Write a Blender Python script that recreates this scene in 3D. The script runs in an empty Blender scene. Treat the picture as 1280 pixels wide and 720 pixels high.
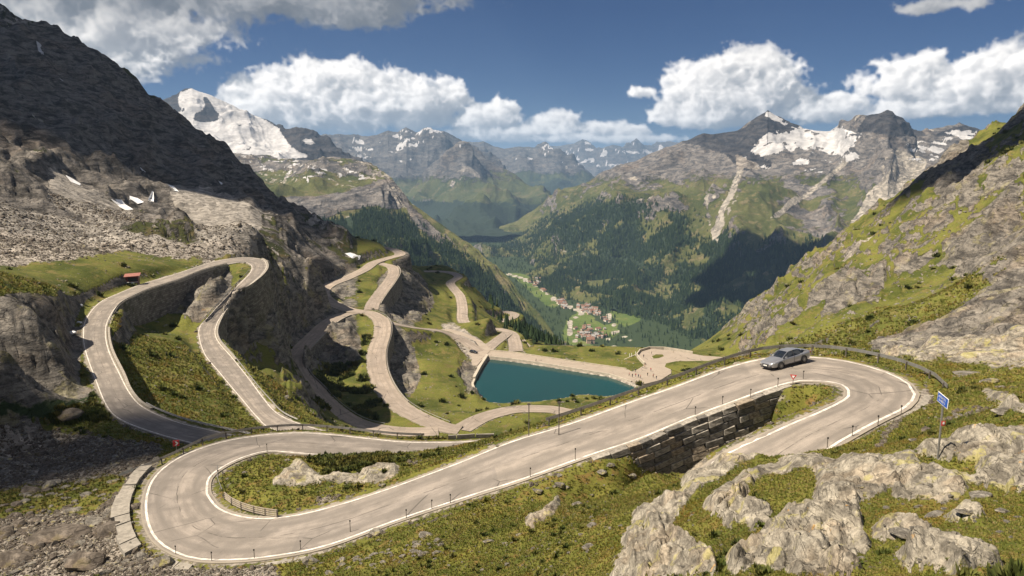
import bpy, bmesh, math, random
import numpy as np
from mathutils import Vector, Matrix
random.seed(7)
RNG = np.random.default_rng(7)
C = bpy.context.scene.collection
sc = bpy.context.scene

# ------------------------------------------------------------------ camera, light, sky
PITCH = math.radians(9.75); FPX = 914.0
cam_d = bpy.data.cameras.new('camera'); cam = bpy.data.objects.new('camera', cam_d); C.objects.link(cam)
cam.location = (0, 0, 0); cam.rotation_euler = (math.radians(90) - PITCH, 0, 0)
cam_d.sensor_width = 36; cam_d.lens = FPX / 1280 * 36; cam_d.clip_start = 0.5; cam_d.clip_end = 200000
sc.camera = cam
SUN = Vector((-0.57, -0.14, 0.81)).normalized()
SUN_EL = math.asin(SUN.z); SUN_AZ = math.atan2(SUN.x, SUN.y)
sd = bpy.data.lights.new('sun', 'SUN'); sd.energy = 4.6; sd.angle = math.radians(0.53); sd.color = (1.0, 0.87, 0.69)
so = bpy.data.objects.new('sun', sd); C.objects.link(so); so.rotation_euler = (-SUN).to_track_quat('-Z', 'Y').to_euler()
sc.view_settings.view_transform = 'Standard'; sc.view_settings.look = 'None'
sc.view_settings.exposure = 1.1; sc.view_settings.gamma = 1
sc.cycles.use_denoising = True
sc.cycles.max_bounces = 4; sc.cycles.diffuse_bounces = 2; sc.cycles.glossy_bounces = 2; sc.cycles.volume_bounces = 0
sc.cycles.transparent_max_bounces = 6

class NT:
    """little node-tree writer"""
    def __init__(s, tree): s.t = tree; s.n = tree.nodes; s.l = tree.links
    def node(s, typ, **kw):
        n = s.n.new(typ)
        for k, v in kw.items(): setattr(n, k, v)
        return n
    def put(s, sock, v):
        if v is None: return
        if isinstance(v, bpy.types.NodeSocket): s.l.new(v, sock)
        else:
            try: sock.default_value = v
            except Exception:
                if hasattr(v, '__len__') and len(v) == 3: sock.default_value = (*v, 1)
                else: sock.default_value = (v, v, v, 1) if len(sock.default_value) == 4 else (v, v, v)
    def math(s, op, a, b=None, c=None, clamp=False):
        n = s.node('ShaderNodeMath', operation=op, use_clamp=clamp)
        for k, v in enumerate((a, b, c)): s.put(n.inputs[k], v)
        return n.outputs[0]
    def vmath(s, op, a, b=None, c=None):
        n = s.node('ShaderNodeVectorMath', operation=op)
        for k, v in enumerate((a, b, c)):
            if v is None: continue
            if op == 'SCALE' and k == 1: s.put(n.inputs['Scale'], v)
            else: s.put(n.inputs[k], v)
        return n.outputs['Value'] if op in ('LENGTH', 'DOT_PRODUCT', 'DISTANCE') else n.outputs[0]
    def mix(s, f, a, b, typ='MIX'):
        n = s.node('ShaderNodeMix', data_type='RGBA', blend_type=typ)
        s.put(n.inputs[0], f); s.put(n.inputs[6], a); s.put(n.inputs[7], b)
        return n.outputs[2]
    def smooth(s, x, lo, hi, a=0.0, b=1.0):
        n = s.node('ShaderNodeMapRange', interpolation_type='SMOOTHSTEP')
        s.put(n.inputs[0], x); s.put(n.inputs[1], lo); s.put(n.inputs[2], hi); s.put(n.inputs[3], a); s.put(n.inputs[4], b)
        return n.outputs[0]
    def noise(s, vec, scale, detail=4, rough=0.55, dist=0.0):
        n = s.node('ShaderNodeTexNoise')
        s.put(n.inputs['Vector'], vec); n.inputs['Scale'].default_value = scale
        n.inputs['Detail'].default_value = detail; n.inputs['Roughness'].default_value = rough
        n.inputs['Distortion'].default_value = dist
        return n.outputs[0]
    def voro(s, vec, scale, out='Distance', feature='F1', rnd=1.0):
        n = s.node('ShaderNodeTexVoronoi', feature=feature)
        s.put(n.inputs['Vector'], vec); n.inputs['Scale'].default_value = scale; n.inputs['Randomness'].default_value = rnd
        return n.outputs[out]
    def ramp(s, f, stops):
        n = s.node('ShaderNodeValToRGB'); cr = n.color_ramp
        while len(cr.elements) < len(stops): cr.elements.new(0.5)
        for e, (p, c) in zip(cr.elements, stops): e.position = p; e.color = (*c, 1)
        s.put(n.inputs[0], f); return n.outputs[0]
    def scaled(s, vec, xyz, off=(0, 0, 0)):
        n = s.node('ShaderNodeMapping'); s.put(n.inputs[0], vec); n.inputs[3].default_value = xyz; n.inputs[1].default_value = off
        return n.outputs[0]

# ------------------------------------------------------------------ pixel of the photograph -> point of the place
cp, sp = math.cos(PITCH), math.sin(PITCH)
def ray(px, py):
    a = (px - 640) / FPX; b = (360 - py) / FPX
    return (a, cp + b * sp, -sp + b * cp)
def PH(px, py, h):
    d = ray(px, py); t = h / -d[2]; return (d[0] * t, d[1] * t, -h)
def PY(px, py, Y):
    d = ray(px, py); t = Y / d[1]; return (d[0] * t, Y, d[2] * t)
def PD(px, dist, h):
    a = (px - 640) / FPX; n = math.hypot(a, 1); return (a / n * dist, dist / n, -h)
def project(X, Y, Z):
    zc = Y * cp - Z * sp; zc = np.where(zc < 0.1, 0.1, zc)
    yc = Y * sp + Z * cp
    return 640 + FPX * X / zc, 360 - FPX * yc / zc

# ------------------------------------------------------------------ numpy noise
_perm = RNG.permutation(512).astype(np.int32); PERM = np.concatenate([_perm, _perm])
_g = RNG.normal(size=(512, 3)); _g /= np.linalg.norm(_g, axis=1)[:, None]; GRAD = _g.astype(np.float32)
def perlin(x, y, z=None, seed=0):
    x = np.asarray(x, np.float64) + seed * 17.31; y = np.asarray(y, np.float64) + seed * 9.73
    xi = np.floor(x).astype(np.int32); yi = np.floor(y).astype(np.int32)
    xf = (x - xi).astype(np.float32); yf = (y - yi).astype(np.float32)
    u = xf * xf * xf * (xf * (xf * 6 - 15) + 10); v = yf * yf * yf * (yf * (yf * 6 - 15) + 10)
    if z is None:
        def c(dx, dy):
            h = PERM[(PERM[(xi + dx) & 511] + yi + dy) & 511] & 511; g = GRAD[h]
            return g[..., 0] * (xf - dx) + g[..., 1] * (yf - dy)
        a = c(0, 0); b = c(1, 0); a = a + u * (b - a); d = c(0, 1); e = c(1, 1); d = d + u * (e - d)
        return (a + v * (d - a)) * 1.6
    z = np.asarray(z, np.float64); zi = np.floor(z).astype(np.int32); zf = (z - zi).astype(np.float32)
    w = zf * zf * zf * (zf * (zf * 6 - 15) + 10)
    def c(dx, dy, dz):
        h = PERM[(PERM[(PERM[(xi + dx) & 511] + yi + dy) & 511] + zi + dz) & 511] & 511; g = GRAD[h]
        return g[..., 0] * (xf - dx) + g[..., 1] * (yf - dy) + g[..., 2] * (zf - dz)
    def pl(dz):
        a = c(0, 0, dz); a = a + u * (c(1, 0, dz) - a); d = c(0, 1, dz); d = d + u * (c(1, 1, dz) - d); return a + v * (d - a)
    a = pl(0); return (a + w * (pl(1) - a)) * 1.5
def fbm(x, y, z=None, wl=1.0, octv=5, gain=0.5, seed=0, kind='fbm'):
    """wl = first wavelength; 'ridge' gives 0..1 crests, 'fbm' -1..1"""
    s = 0; a = 1.0; tot = 0; f = 1.0 / wl; prev = 1.0
    for o in range(octv):
        n = perlin(x * f, y * f, None if z is None else z * f, seed + o)
        if kind == 'ridge':
            n = 1 - np.abs(n) * 1.6; n = np.clip(n, 0, 1) ** 2 * prev; prev = np.clip(n * 1.6, 0.25, 1)
        elif kind == 'billow': n = np.abs(n) * 2 - 0.5
        s = s + n * a; tot += a; a *= gain; f *= 2.03
    return s / tot
def cells(x, y, z, seed=0):
    """cellular noise: nearest and second distance, a random number per cell, height of the cell's own tilted plane"""
    xi = np.floor(x).astype(np.int32); yi = np.floor(y).astype(np.int32); zi = np.floor(z).astype(np.int32)
    f1 = np.full(x.shape, 9.0, np.float32); f2 = f1.copy(); rid = np.zeros(x.shape, np.float32); tl = np.zeros(x.shape, np.float32)
    for dx in (-1, 0, 1):
        for dy in (-1, 0, 1):
            for dz in (-1, 0, 1):
                h = PERM[(PERM[(PERM[(xi + dx + seed) & 511] + yi + dy) & 511] + zi + dz) & 511] & 511; g = GRAD[h]; g2 = GRAD[(h * 7 + 3) & 511]
                ox = xi + dx + 0.5 + g[..., 0] * 0.5 - x; oy = yi + dy + 0.5 + g[..., 1] * 0.5 - y; oz = zi + dz + 0.5 + g[..., 2] * 0.5 - z
                d = np.sqrt(ox * ox + oy * oy + oz * oz).astype(np.float32); n = d < f1
                f2 = np.where(n, f1, np.minimum(f2, d)); f1 = np.where(n, d, f1); rid = np.where(n, (h / 511.0).astype(np.float32), rid); tl = np.where(n, (ox * g2[..., 0] + oy * g2[..., 1]).astype(np.float32), tl)
    return f1, f2, rid, tl
def sstep(x, a, b):
    t = np.clip((x - a) / (b - a), 0, 1); return t * t * (3 - 2 * t)


# ------------------------------------------------------------------ sky: Nishita with cumulus computed as a lit density volume over the directions
CLOUDS = [  # px, py, rx, ry, weight
    (40, 22, 170, 66, 1.5), (140, 30, 110, 52, 1.4), (120, 60, 70, 44, 1.2), (175, 42, 72, 34, 1.25), (222, 46, 34, 16, 0.9), (0, 60, 90, 70, 1.2), (20, -40, 260, 60, 1.5),
    (330, -4, 110, 24, 1.3), (425, 2, 90, 34, 1.3), (300, -30, 260, 40, 1.4),
    (372, 132, 86, 38, 1.7), (400, 118, 56, 40, 1.6), (430, 128, 70, 46, 1.7), (332, 128, 46, 28, 1.4), (500, 132, 74, 36, 1.6), (548, 128, 38, 26, 1.35), (470, 120, 40, 30, 1.4), (306, 142, 32, 20, 1.1), (350, 105, 26, 20, 1.1), (400, 96, 28, 20, 1.1),
    (605, 150, 46, 18, 1.3), (632, 142, 20, 20, 1.25), (610, 138, 20, 10, 1.0), (660, 164, 70, 8, 1.0), (695, 158, 36, 15, 1.25), (708, 148, 20, 12, 1.2), (745, 162, 40, 9, 1.1), (780, 166, 30, 8, 1.1), (740, 174, 90, 6, 0.8), (610, 170, 60, 8, 0.9),
    (905, 118, 70, 44, 1.7), (935, 92, 48, 30, 1.6), (950, 112, 52, 40, 1.6), (880, 112, 38, 30, 1.3), (855, 142, 40, 18, 1.2), (900, 146, 70, 16, 1.3), (990, 120, 34, 18, 0.95), (975, 96, 24, 14, 0.9),
    (1030, 138, 42, 18, 1.4), (1050, 130, 26, 12, 1.1), (1150, 92, 40, 22, 1.2), (1160, 106, 56, 22, 1.35), (1235, 92, 60, 22, 1.45), (1215, 112, 80, 24, 1.4), (1170, 135, 70, 12, 1.0), (1280, 100, 60, 34, 1.5), (1240, 128, 70, 14, 1.2), (1330, 90, 60, 40, 1.4),
    (1195, 2, 42, 9, 0.9), (800, 116, 18, 6, 0.55), (1100, 112, 26, 9, 0.5), (1076, 104, 14, 9, 0.5), (-60, 20, 160, 90, 1.5), (700, -90, 160, 34, 1.2), (1000, -120, 200, 40, 1.2)]
def cloud_image():
    """colour (premultiplied) and cover of the clouds in front, az -45..45, el -8..22 degrees"""
    nx, ny, nz = 800, 270, 18; A0, A1, E0, E1, Z1 = -0.79, 0.79, -0.10, 0.43, 0.11
    az = np.linspace(A0, A1, nx, dtype=np.float32); el = np.linspace(E0, E1, ny, dtype=np.float32); zz = np.linspace(0, Z1, nz, dtype=np.float32)
    EL, AZ = np.meshgrid(el, az, indexing='ij'); D = np.full((nz, ny, nx), -9, np.float32)
    wx = 0.012 * fbm(AZ, EL, None, 0.09, 4, 0.55, 5); wy = 0.007 * fbm(AZ, EL, None, 0.07, 4, 0.55, 8)
    for (px, py, rx, ry, wt) in CLOUDS:
        a_ = (px - 640) / FPX; b_ = (360 - py) / FPX; y_ = math.cos(PITCH) + b_ * math.sin(PITCH); z_ = -math.sin(PITCH) + b_ * math.cos(PITCH)
        ca_ = math.atan2(a_, y_); ce = math.atan2(z_, math.hypot(a_, y_)); ex = rx / FPX * 1.02; ey = ry / FPX * 1.05; ez = min(0.05, 0.5 * (ex + ey))
        dy = (EL + wy - ce) / ey; dy = np.where(dy < 0, dy * 1.35, dy)
        r2 = ((AZ + wx - ca_) / ex) ** 2 + dy ** 2
        m = r2 < 3.2
        if not m.any(): continue
        ys, xs = np.where(m); y0, y1, x0, x1 = ys.min(), ys.max() + 1, xs.min(), xs.max() + 1
        for k in range(nz):
            v = wt * (1 - np.sqrt(r2[y0:y1, x0:x1] + ((zz[k] - Z1 / 2) / ez) ** 2)); D[k, y0:y1, x0:x1] = np.maximum(D[k, y0:y1, x0:x1], v)
    idx = np.where(D > -0.75); X = az[idx[2]]; Yv = el[idx[1]]; Zv = zz[idx[0]]
    puff = 1 - np.abs(perlin(X / 0.050, Yv / 0.040, Zv / 0.05, 3)) * 2.2
    puff += 0.70 * (1 - np.abs(perlin(X / 0.021, Yv / 0.018, Zv / 0.021, 4)) * 2.2)
    puff += 0.50 * (1 - np.abs(perlin(X / 0.0095, Yv / 0.0085, Zv / 0.0095, 6)) * 2.2)
    rag = fbm(X, Yv, Zv, 0.03, 3, 0.6, 9)
    d = D[idx] + 0.46 * (puff - 1.08) + 0.30 * rag
    dens = np.zeros_like(D); dens[idx] = np.clip(d * 2.7, 0, 1.0)
    tau = np.zeros_like(dens); wsum = 0
    for k in range(1, 15):
        sx, sy, szz = int(round(2.6 * k)), int(round(2.0 * k)), int(round(0.42 * k))
        sh = np.zeros_like(dens); src = dens[:nz - szz if szz else nz, sy:, :nx - sx]
        # light comes from the left, above and a little from the front (small z)
        sh[szz:, :ny - sy, sx:] = src; tau += sh
    col = np.zeros((ny, nx, 3), np.float32); T = np.ones((ny, nx), np.float32)
    up_ = sstep(EL, 0.105, 0.20)
    sunc = np.array([5.9, 5.35, 4.65], np.float32); amb_t = np.array([1.7, 1.78, 1.95], np.float32); amb_b = np.array([0.85, 0.9, 1.0], np.float32)
    hrel = fbm(AZ, EL, None, 0.12, 2, 0.5, 44)
    for k in range(nz):
        a = 1 - np.exp(-dens[k] * 1.05); t = tau[k]
        s = 0.78 * np.exp(-t * 0.80) + 0.22 * np.exp(-t * 0.2)
        am = np.exp(-t * 0.10)[..., None]
        c = sunc * (s * (1 - 0.80 * up_))[..., None] + (amb_b * (1 - am) + amb_t * am) * (1 - 0.42 * up_)[..., None]
        col += (T * a)[..., None] * c; T *= 1 - a
    img = np.dstack([col, 1 - T])
    # up to the resolution of the view, edges frayed by a fine warp
    K = 3; H_, W_ = ny * K, nx * K; gy, gx = np.mgrid[0:H_, 0:W_].astype(np.float32)
    wx = fbm(gx, gy, None, 22, 4, 0.65, 12) * 3.2; wy = fbm(gx, gy, None, 22, 4, 0.65, 13) * 3.2
    x = np.clip((gx + wx) / K, 0, nx - 1.01); y = np.clip((gy + wy) / K, 0, ny - 1.01); xi = x.astype(int); yi = y.astype(int); fx = (x - xi)[..., None]; fy = (y - yi)[..., None]
    o = (img[yi, xi] * (1 - fx) + img[yi, xi + 1] * fx) * (1 - fy) + (img[yi + 1, xi] * (1 - fx) + img[yi + 1, xi + 1] * fx) * fy
    fade = np.minimum.reduce([sstep(gx, 0, 60), sstep(-gx, -W_, -W_ + 60), sstep(-gy, -H_, -H_ + 60)])[..., None]
    o = o * fade
    im = bpy.data.images.new('clouds', W_, H_, alpha=True, float_buffer=True); im.colorspace_settings.name = 'Non-Color'; im.alpha_mode = 'CHANNEL_PACKED'
    im.pixels.foreach_set(np.ascontiguousarray(o, np.float32).ravel()); im.update(); im.pack()
    return im, (A0, A1, E0, E1)
def world():
    w = bpy.data.worlds.new("World"); sc.world = w; w.use_nodes = True
    g = NT(w.node_tree); g.n.clear()
    sky = g.node('ShaderNodeTexSky', sky_type='NISHITA'); sky.sun_disc = False
    sky.sun_elevation = SUN_EL; sky.sun_rotation = SUN_AZ
    sky.altitude = 2300; sky.air_density = 1.0; sky.dust_density = 0.3; sky.ozone_density = 3.0
    im, (A0, A1, E0, E1) = cloud_image()
    tc = g.node('ShaderNodeTexCoord'); sep = g.node('ShaderNodeSeparateXYZ'); g.put(sep.inputs[0], tc.outputs['Generated'])
    az = g.math('ARCTAN2', sep.outputs[0], sep.outputs[1]); el = g.math('ARCSINE', sep.outputs[2])
    cb = g.node('ShaderNodeCombineXYZ'); g.put(cb.inputs[0], g.math('DIVIDE', g.math('SUBTRACT', az, A0), A1 - A0)); g.put(cb.inputs[1], g.math('DIVIDE', g.math('SUBTRACT', el, E0), E1 - E0))
    ti = g.node('ShaderNodeTexImage', extension='CLIP', interpolation='Cubic'); ti.image = im; g.put(ti.inputs[0], cb.outputs[0])
    dome = g.vmath('DIVIDE', tc.outputs['Generated'], g.math('ADD', g.math('ABSOLUTE', sep.outputs[2]), 0.35))
    nb = g.noise(g.scaled(dome, (1, 1, 1), (3.1, 7.7, 0.0)), 1.5, 5, 0.55)
    out_ = g.math('MAXIMUM', g.smooth(g.math('ABSOLUTE', az), 0.70, 0.80), g.smooth(el, 0.33, 0.43))
    a2 = g.math('MULTIPLY', g.math('MULTIPLY', g.smooth(nb, 0.50, 0.62), out_), g.smooth(el, 0.02, 0.10))
    c2 = g.mix(g.smooth(nb, 0.55, 0.72), (4.3, 4.1, 3.9), (1.8, 1.85, 2.0))
    skyc = g.mix(1.0, sky.outputs[0], SKY_TINT, 'MULTIPLY')
    sm = g.node('ShaderNodeMix', data_type='RGBA', blend_type='MIX'); 
    base = g.mix(a2, skyc, c2)
    keep = g.math('SUBTRACT', 1.0, ti.outputs['Alpha'], clamp=True)
    col = g.vmath('ADD', g.vmath('SCALE', base, keep), ti.outputs['Color'])
    bg = g.node('ShaderNodeBackground'); g.put(bg.inputs[0], col); bg.inputs[1].default_value = 0.1
    out = g.node('ShaderNodeOutputWorld'); g.l.new(bg.outputs[0], out.inputs[0])
    w.cycles.sampling_method = 'MANUAL'; w.cycles.sample_map_resolution = 512
SKY_TINT = (0.050, 0.105, 0.19)
world()

# ------------------------------------------------------------------ where the photograph shows what cover (rock, scree, snow...)
class Cover:
    def __init__(s, w=640, h=400): s.w, s.h = w, h; s.m = np.zeros((h, w), np.float32); s.gy, s.gx = np.mgrid[0:h, 0:w] * 2.0 + 1.0; s.gy -= 0
    def poly(s, pts, val=1.0):
        inside = np.zeros(s.m.shape, bool); n = len(pts)
        for i in range(n):
            x1, y1 = pts[i]; x2, y2 = pts[(i + 1) % n]
            if y1 == y2: continue
            c = ((s.gy < y1) != (s.gy < y2)) & (s.gx < (x2 - x1) * (s.gy - y1) / (y2 - y1) + x1); inside ^= c
        s.m[inside] = val; return s
    def line(s, pts, w, val=1.0):
        for (x1, y1), (x2, y2) in zip(pts, pts[1:]):
            dx, dy = x2 - x1, y2 - y1; L = dx * dx + dy * dy
            t = np.clip(((s.gx - x1) * dx + (s.gy - y1) * dy) / L, 0, 1)
            dd = np.hypot(s.gx - x1 - t * dx, s.gy - y1 - t * dy); s.m = np.where(dd < w / 2, val, s.m)
        return s
    def blur(s, r, times=2):
        for _ in range(times):
            for ax in (0, 1):
                p = np.pad(s.m, [(r + 1, r) if ax == a else (0, 0) for a in (0, 1)], mode='edge'); cs = np.cumsum(p, axis=ax, dtype=np.float64)
                k = 2 * r + 1
                s.m = ((cs[k:] - cs[:-k]) / k if ax == 0 else (cs[:, k:] - cs[:, :-k]) / k).astype(np.float32)
        return s
    def at(s, px, py, warp=0, seed=50):
        if warp:
            px = px + warp * fbm(px, py, None, 30, 4, 0.6, seed); py = py + warp * fbm(px, py, None, 30, 4, 0.6, seed + 9)
        x = np.clip((px - 1) / 2, 0, s.w - 1.001); y = np.clip((py - 1) / 2, 0, s.h - 1.001)
        xi = x.astype(int); yi = y.astype(int); fx = x - xi; fy = y - yi; m = s.m
        return (m[yi, xi] * (1 - fx) + m[yi, xi + 1] * fx) * (1 - fy) + (m[yi + 1, xi] * (1 - fx) + m[yi + 1, xi + 1] * fx) * fy

# ------------------------------------------------------------------ object helpers
def tag(o, label=None, cat=None, group=None, kind=None):
    if label: o['label'] = label
    if cat: o['category'] = cat
    if group: o['group'] = group
    if kind: o['kind'] = kind
    return o
def link(name, me, parent=None):
    o = bpy.data.objects.new(name, me); C.objects.link(o)
    if parent is not None: o.parent = parent
    return o
def empty(name, loc=(0, 0, 0), rz=0.0):
    o = bpy.data.objects.new(name, None); C.objects.link(o); o.location = loc; o.rotation_euler = (0, 0, rz); o.empty_display_size = 0.2; return o
def np_mesh(name, V, F, mats=None, smooth=True, midx=None):
    """V (n,3); F (m,4) or (m,3) int array, or a list of such arrays"""
    me = bpy.data.meshes.new(name)
    Fs = F if isinstance(F, list) else [F]; Fs = [np.asarray(f) for f in Fs if len(f)]
    V = np.asarray(V, np.float32); me.vertices.add(len(V)); me.vertices.foreach_set('co', V.ravel())
    tot = np.concatenate([np.full(len(f), f.shape[1]) for f in Fs]); idx = np.concatenate([f.ravel() for f in Fs])
    me.loops.add(len(idx)); me.loops.foreach_set('vertex_index', idx.astype(np.int32))
    me.polygons.add(len(tot)); st = np.concatenate([[0], np.cumsum(tot)[:-1]])
    me.polygons.foreach_set('loop_start', st.astype(np.int32)); me.polygons.foreach_set('loop_total', tot.astype(np.int32))
    if midx is not None: me.polygons.foreach_set('material_index', np.asarray(midx, np.int32))
    me.polygons.foreach_set('use_smooth', np.full(len(tot), smooth))
    me.update(calc_edges=True); me.validate()
    for m in (mats if isinstance(mats, (list, tuple)) else [mats] if mats else []): me.materials.append(m)
    return me
def set_attr(me, name, A):
    a = me.attributes.new(name, 'FLOAT_COLOR', 'POINT'); a.data.foreach_set('color', np.ascontiguousarray(A, np.float32).ravel())
def grid_faces(nr, nc):
    i = np.arange(nr - 1)[:, None] * nc + np.arange(nc - 1)[None]; i = i.ravel()
    return np.stack([i, i + 1, i + nc + 1, i + nc], 1)
class MB:
    """collects simple solids into one mesh"""
    def __init__(s): s.v = []; s.f = []; s.mi = []
    def add(s, vs, fs, m=0):
        o = len(s.v); s.v += [tuple(v) for v in vs]; s.f += [tuple(o + i for i in f) for f in fs]; s.mi += [m] * len(fs); return s
    def box(s, c, size, rz=0.0, m=0, M=None, taper=1.0):
        x, y, z = [k / 2 for k in size]; R = (M or Matrix.Rotation(rz, 3, 'Z')); c = Vector(c); vs = []
        for dz in (-1, 1):
            k = 1 if dz < 0 else taper
            for dx, dy in ((-1, -1), (1, -1), (1, 1), (-1, 1)): vs.append(c + R @ Vector((dx * x * k, dy * y * k, dz * z)))
        return s.add(vs, [(0, 3, 2, 1), (4, 5, 6, 7), (0, 1, 5, 4), (1, 2, 6, 5), (2, 3, 7, 6), (3, 0, 4, 7)], m)
    def tube(s, pts, r, n=8, m=0, caps=True):
        rs = r if isinstance(r, (list, tuple)) else [r] * len(pts); pts = [Vector(p) for p in pts]; vs = []; fs = []
        up = Vector((0, 0, 1))
        for i, p in enumerate(pts):
            d = (pts[min(i + 1, len(pts) - 1)] - pts[max(i - 1, 0)]).normalized()
            a = d.cross(up); a = a.normalized() if a.length > 0.01 else Vector((1, 0, 0)); b = a.cross(d).normalized()
            for k in range(n):
                t = 2 * math.pi * k / n; vs.append(p + (a * math.cos(t) + b * math.sin(t)) * rs[i])
        for i in range(len(pts) - 1):
            for k in range(n): fs.append((i * n + k, i * n + (k + 1) % n, (i + 1) * n + (k + 1) % n, (i + 1) * n + k))
        if caps: fs.append(tuple(range(n))[::-1]); fs.append(tuple((len(pts) - 1) * n + k for k in range(n)))
        return s.add(vs, fs, m)
    def sweep(s, pts, prof, m=0, closed=True):
        """profile (lateral, up) swept along pts, lateral = to the right of travel"""
        pts = [Vector(p) for p in pts]; n = len(prof); vs = []; fs = []
        for i, p in enumerate(pts):
            d = pts[min(i + 1, len(pts) - 1)] - pts[max(i - 1, 0)]; rt = Vector((d.y, -d.x, 0)).normalized()
            for a, b in prof: vs.append(p + rt * a + Vector((0, 0, b)))
        for i in range(len(pts) - 1):
            for k in range(n if closed else n - 1): fs.append((i * n + k, (i + 1) * n + k, (i + 1) * n + (k + 1) % n, i * n + (k + 1) % n))
        if closed: fs.append(tuple(range(n))); fs.append(tuple((len(pts) - 1) * n + k for k in range(n))[::-1])
        return s.add(vs, fs, m)
    def mesh(s, name, mats, smooth=False):
        me = bpy.data.meshes.new(name); me.from_pydata(s.v, [], s.f)
        for m in (mats if isinstance(mats, (list, tuple)) else [mats]): me.materials.append(m)
        me.polygons.foreach_set('material_index', s.mi); me.polygons.foreach_set('use_smooth', [smooth] * len(s.f))
        bm = bmesh.new(); bm.from_mesh(me); bmesh.ops.recalc_face_normals(bm, faces=bm.faces); bm.to_mesh(me); bm.free(); me.update(); return me
    def build(s, name, mats, parent=None, smooth=False): return link(name, s.mesh(name, mats, smooth), parent)

# ------------------------------------------------------------------ materials
MATS = {}
def mat(name, col, rough=0.8, metal=0.0, var=0.25, scale=3.0, bump=0.0, spec=0.3, coat=0.0, emit=None):
    if name in MATS: return MATS[name]
    m = bpy.data.materials.new(name); m.use_nodes = True; g = NT(m.node_tree); b = m.node_tree.nodes['Principled BSDF']
    tc = g.node('ShaderNodeTexCoord').outputs['Object']
    n = g.noise(tc, scale, 5, 0.6)
    c = g.mix(g.smooth(n, 0.3, 0.7), tuple(k * (1 - var) for k in col), tuple(min(1, k * (1 + var)) for k in col))
    g.put(b.inputs['Base Color'], c); b.inputs['Roughness'].default_value = rough; b.inputs['Metallic'].default_value = metal
    b.inputs['Specular IOR Level'].default_value = spec; b.inputs['Coat Weight'].default_value = coat
    if bump:
        bn = g.node('ShaderNodeBump'); bn.inputs['Strength'].default_value = bump; bn.inputs['Distance'].default_value = 0.05; g.put(bn.inputs['Height'], n)
        g.l.new(bn.outputs[0], b.inputs['Normal'])
    MATS[name] = m; return m

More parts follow.
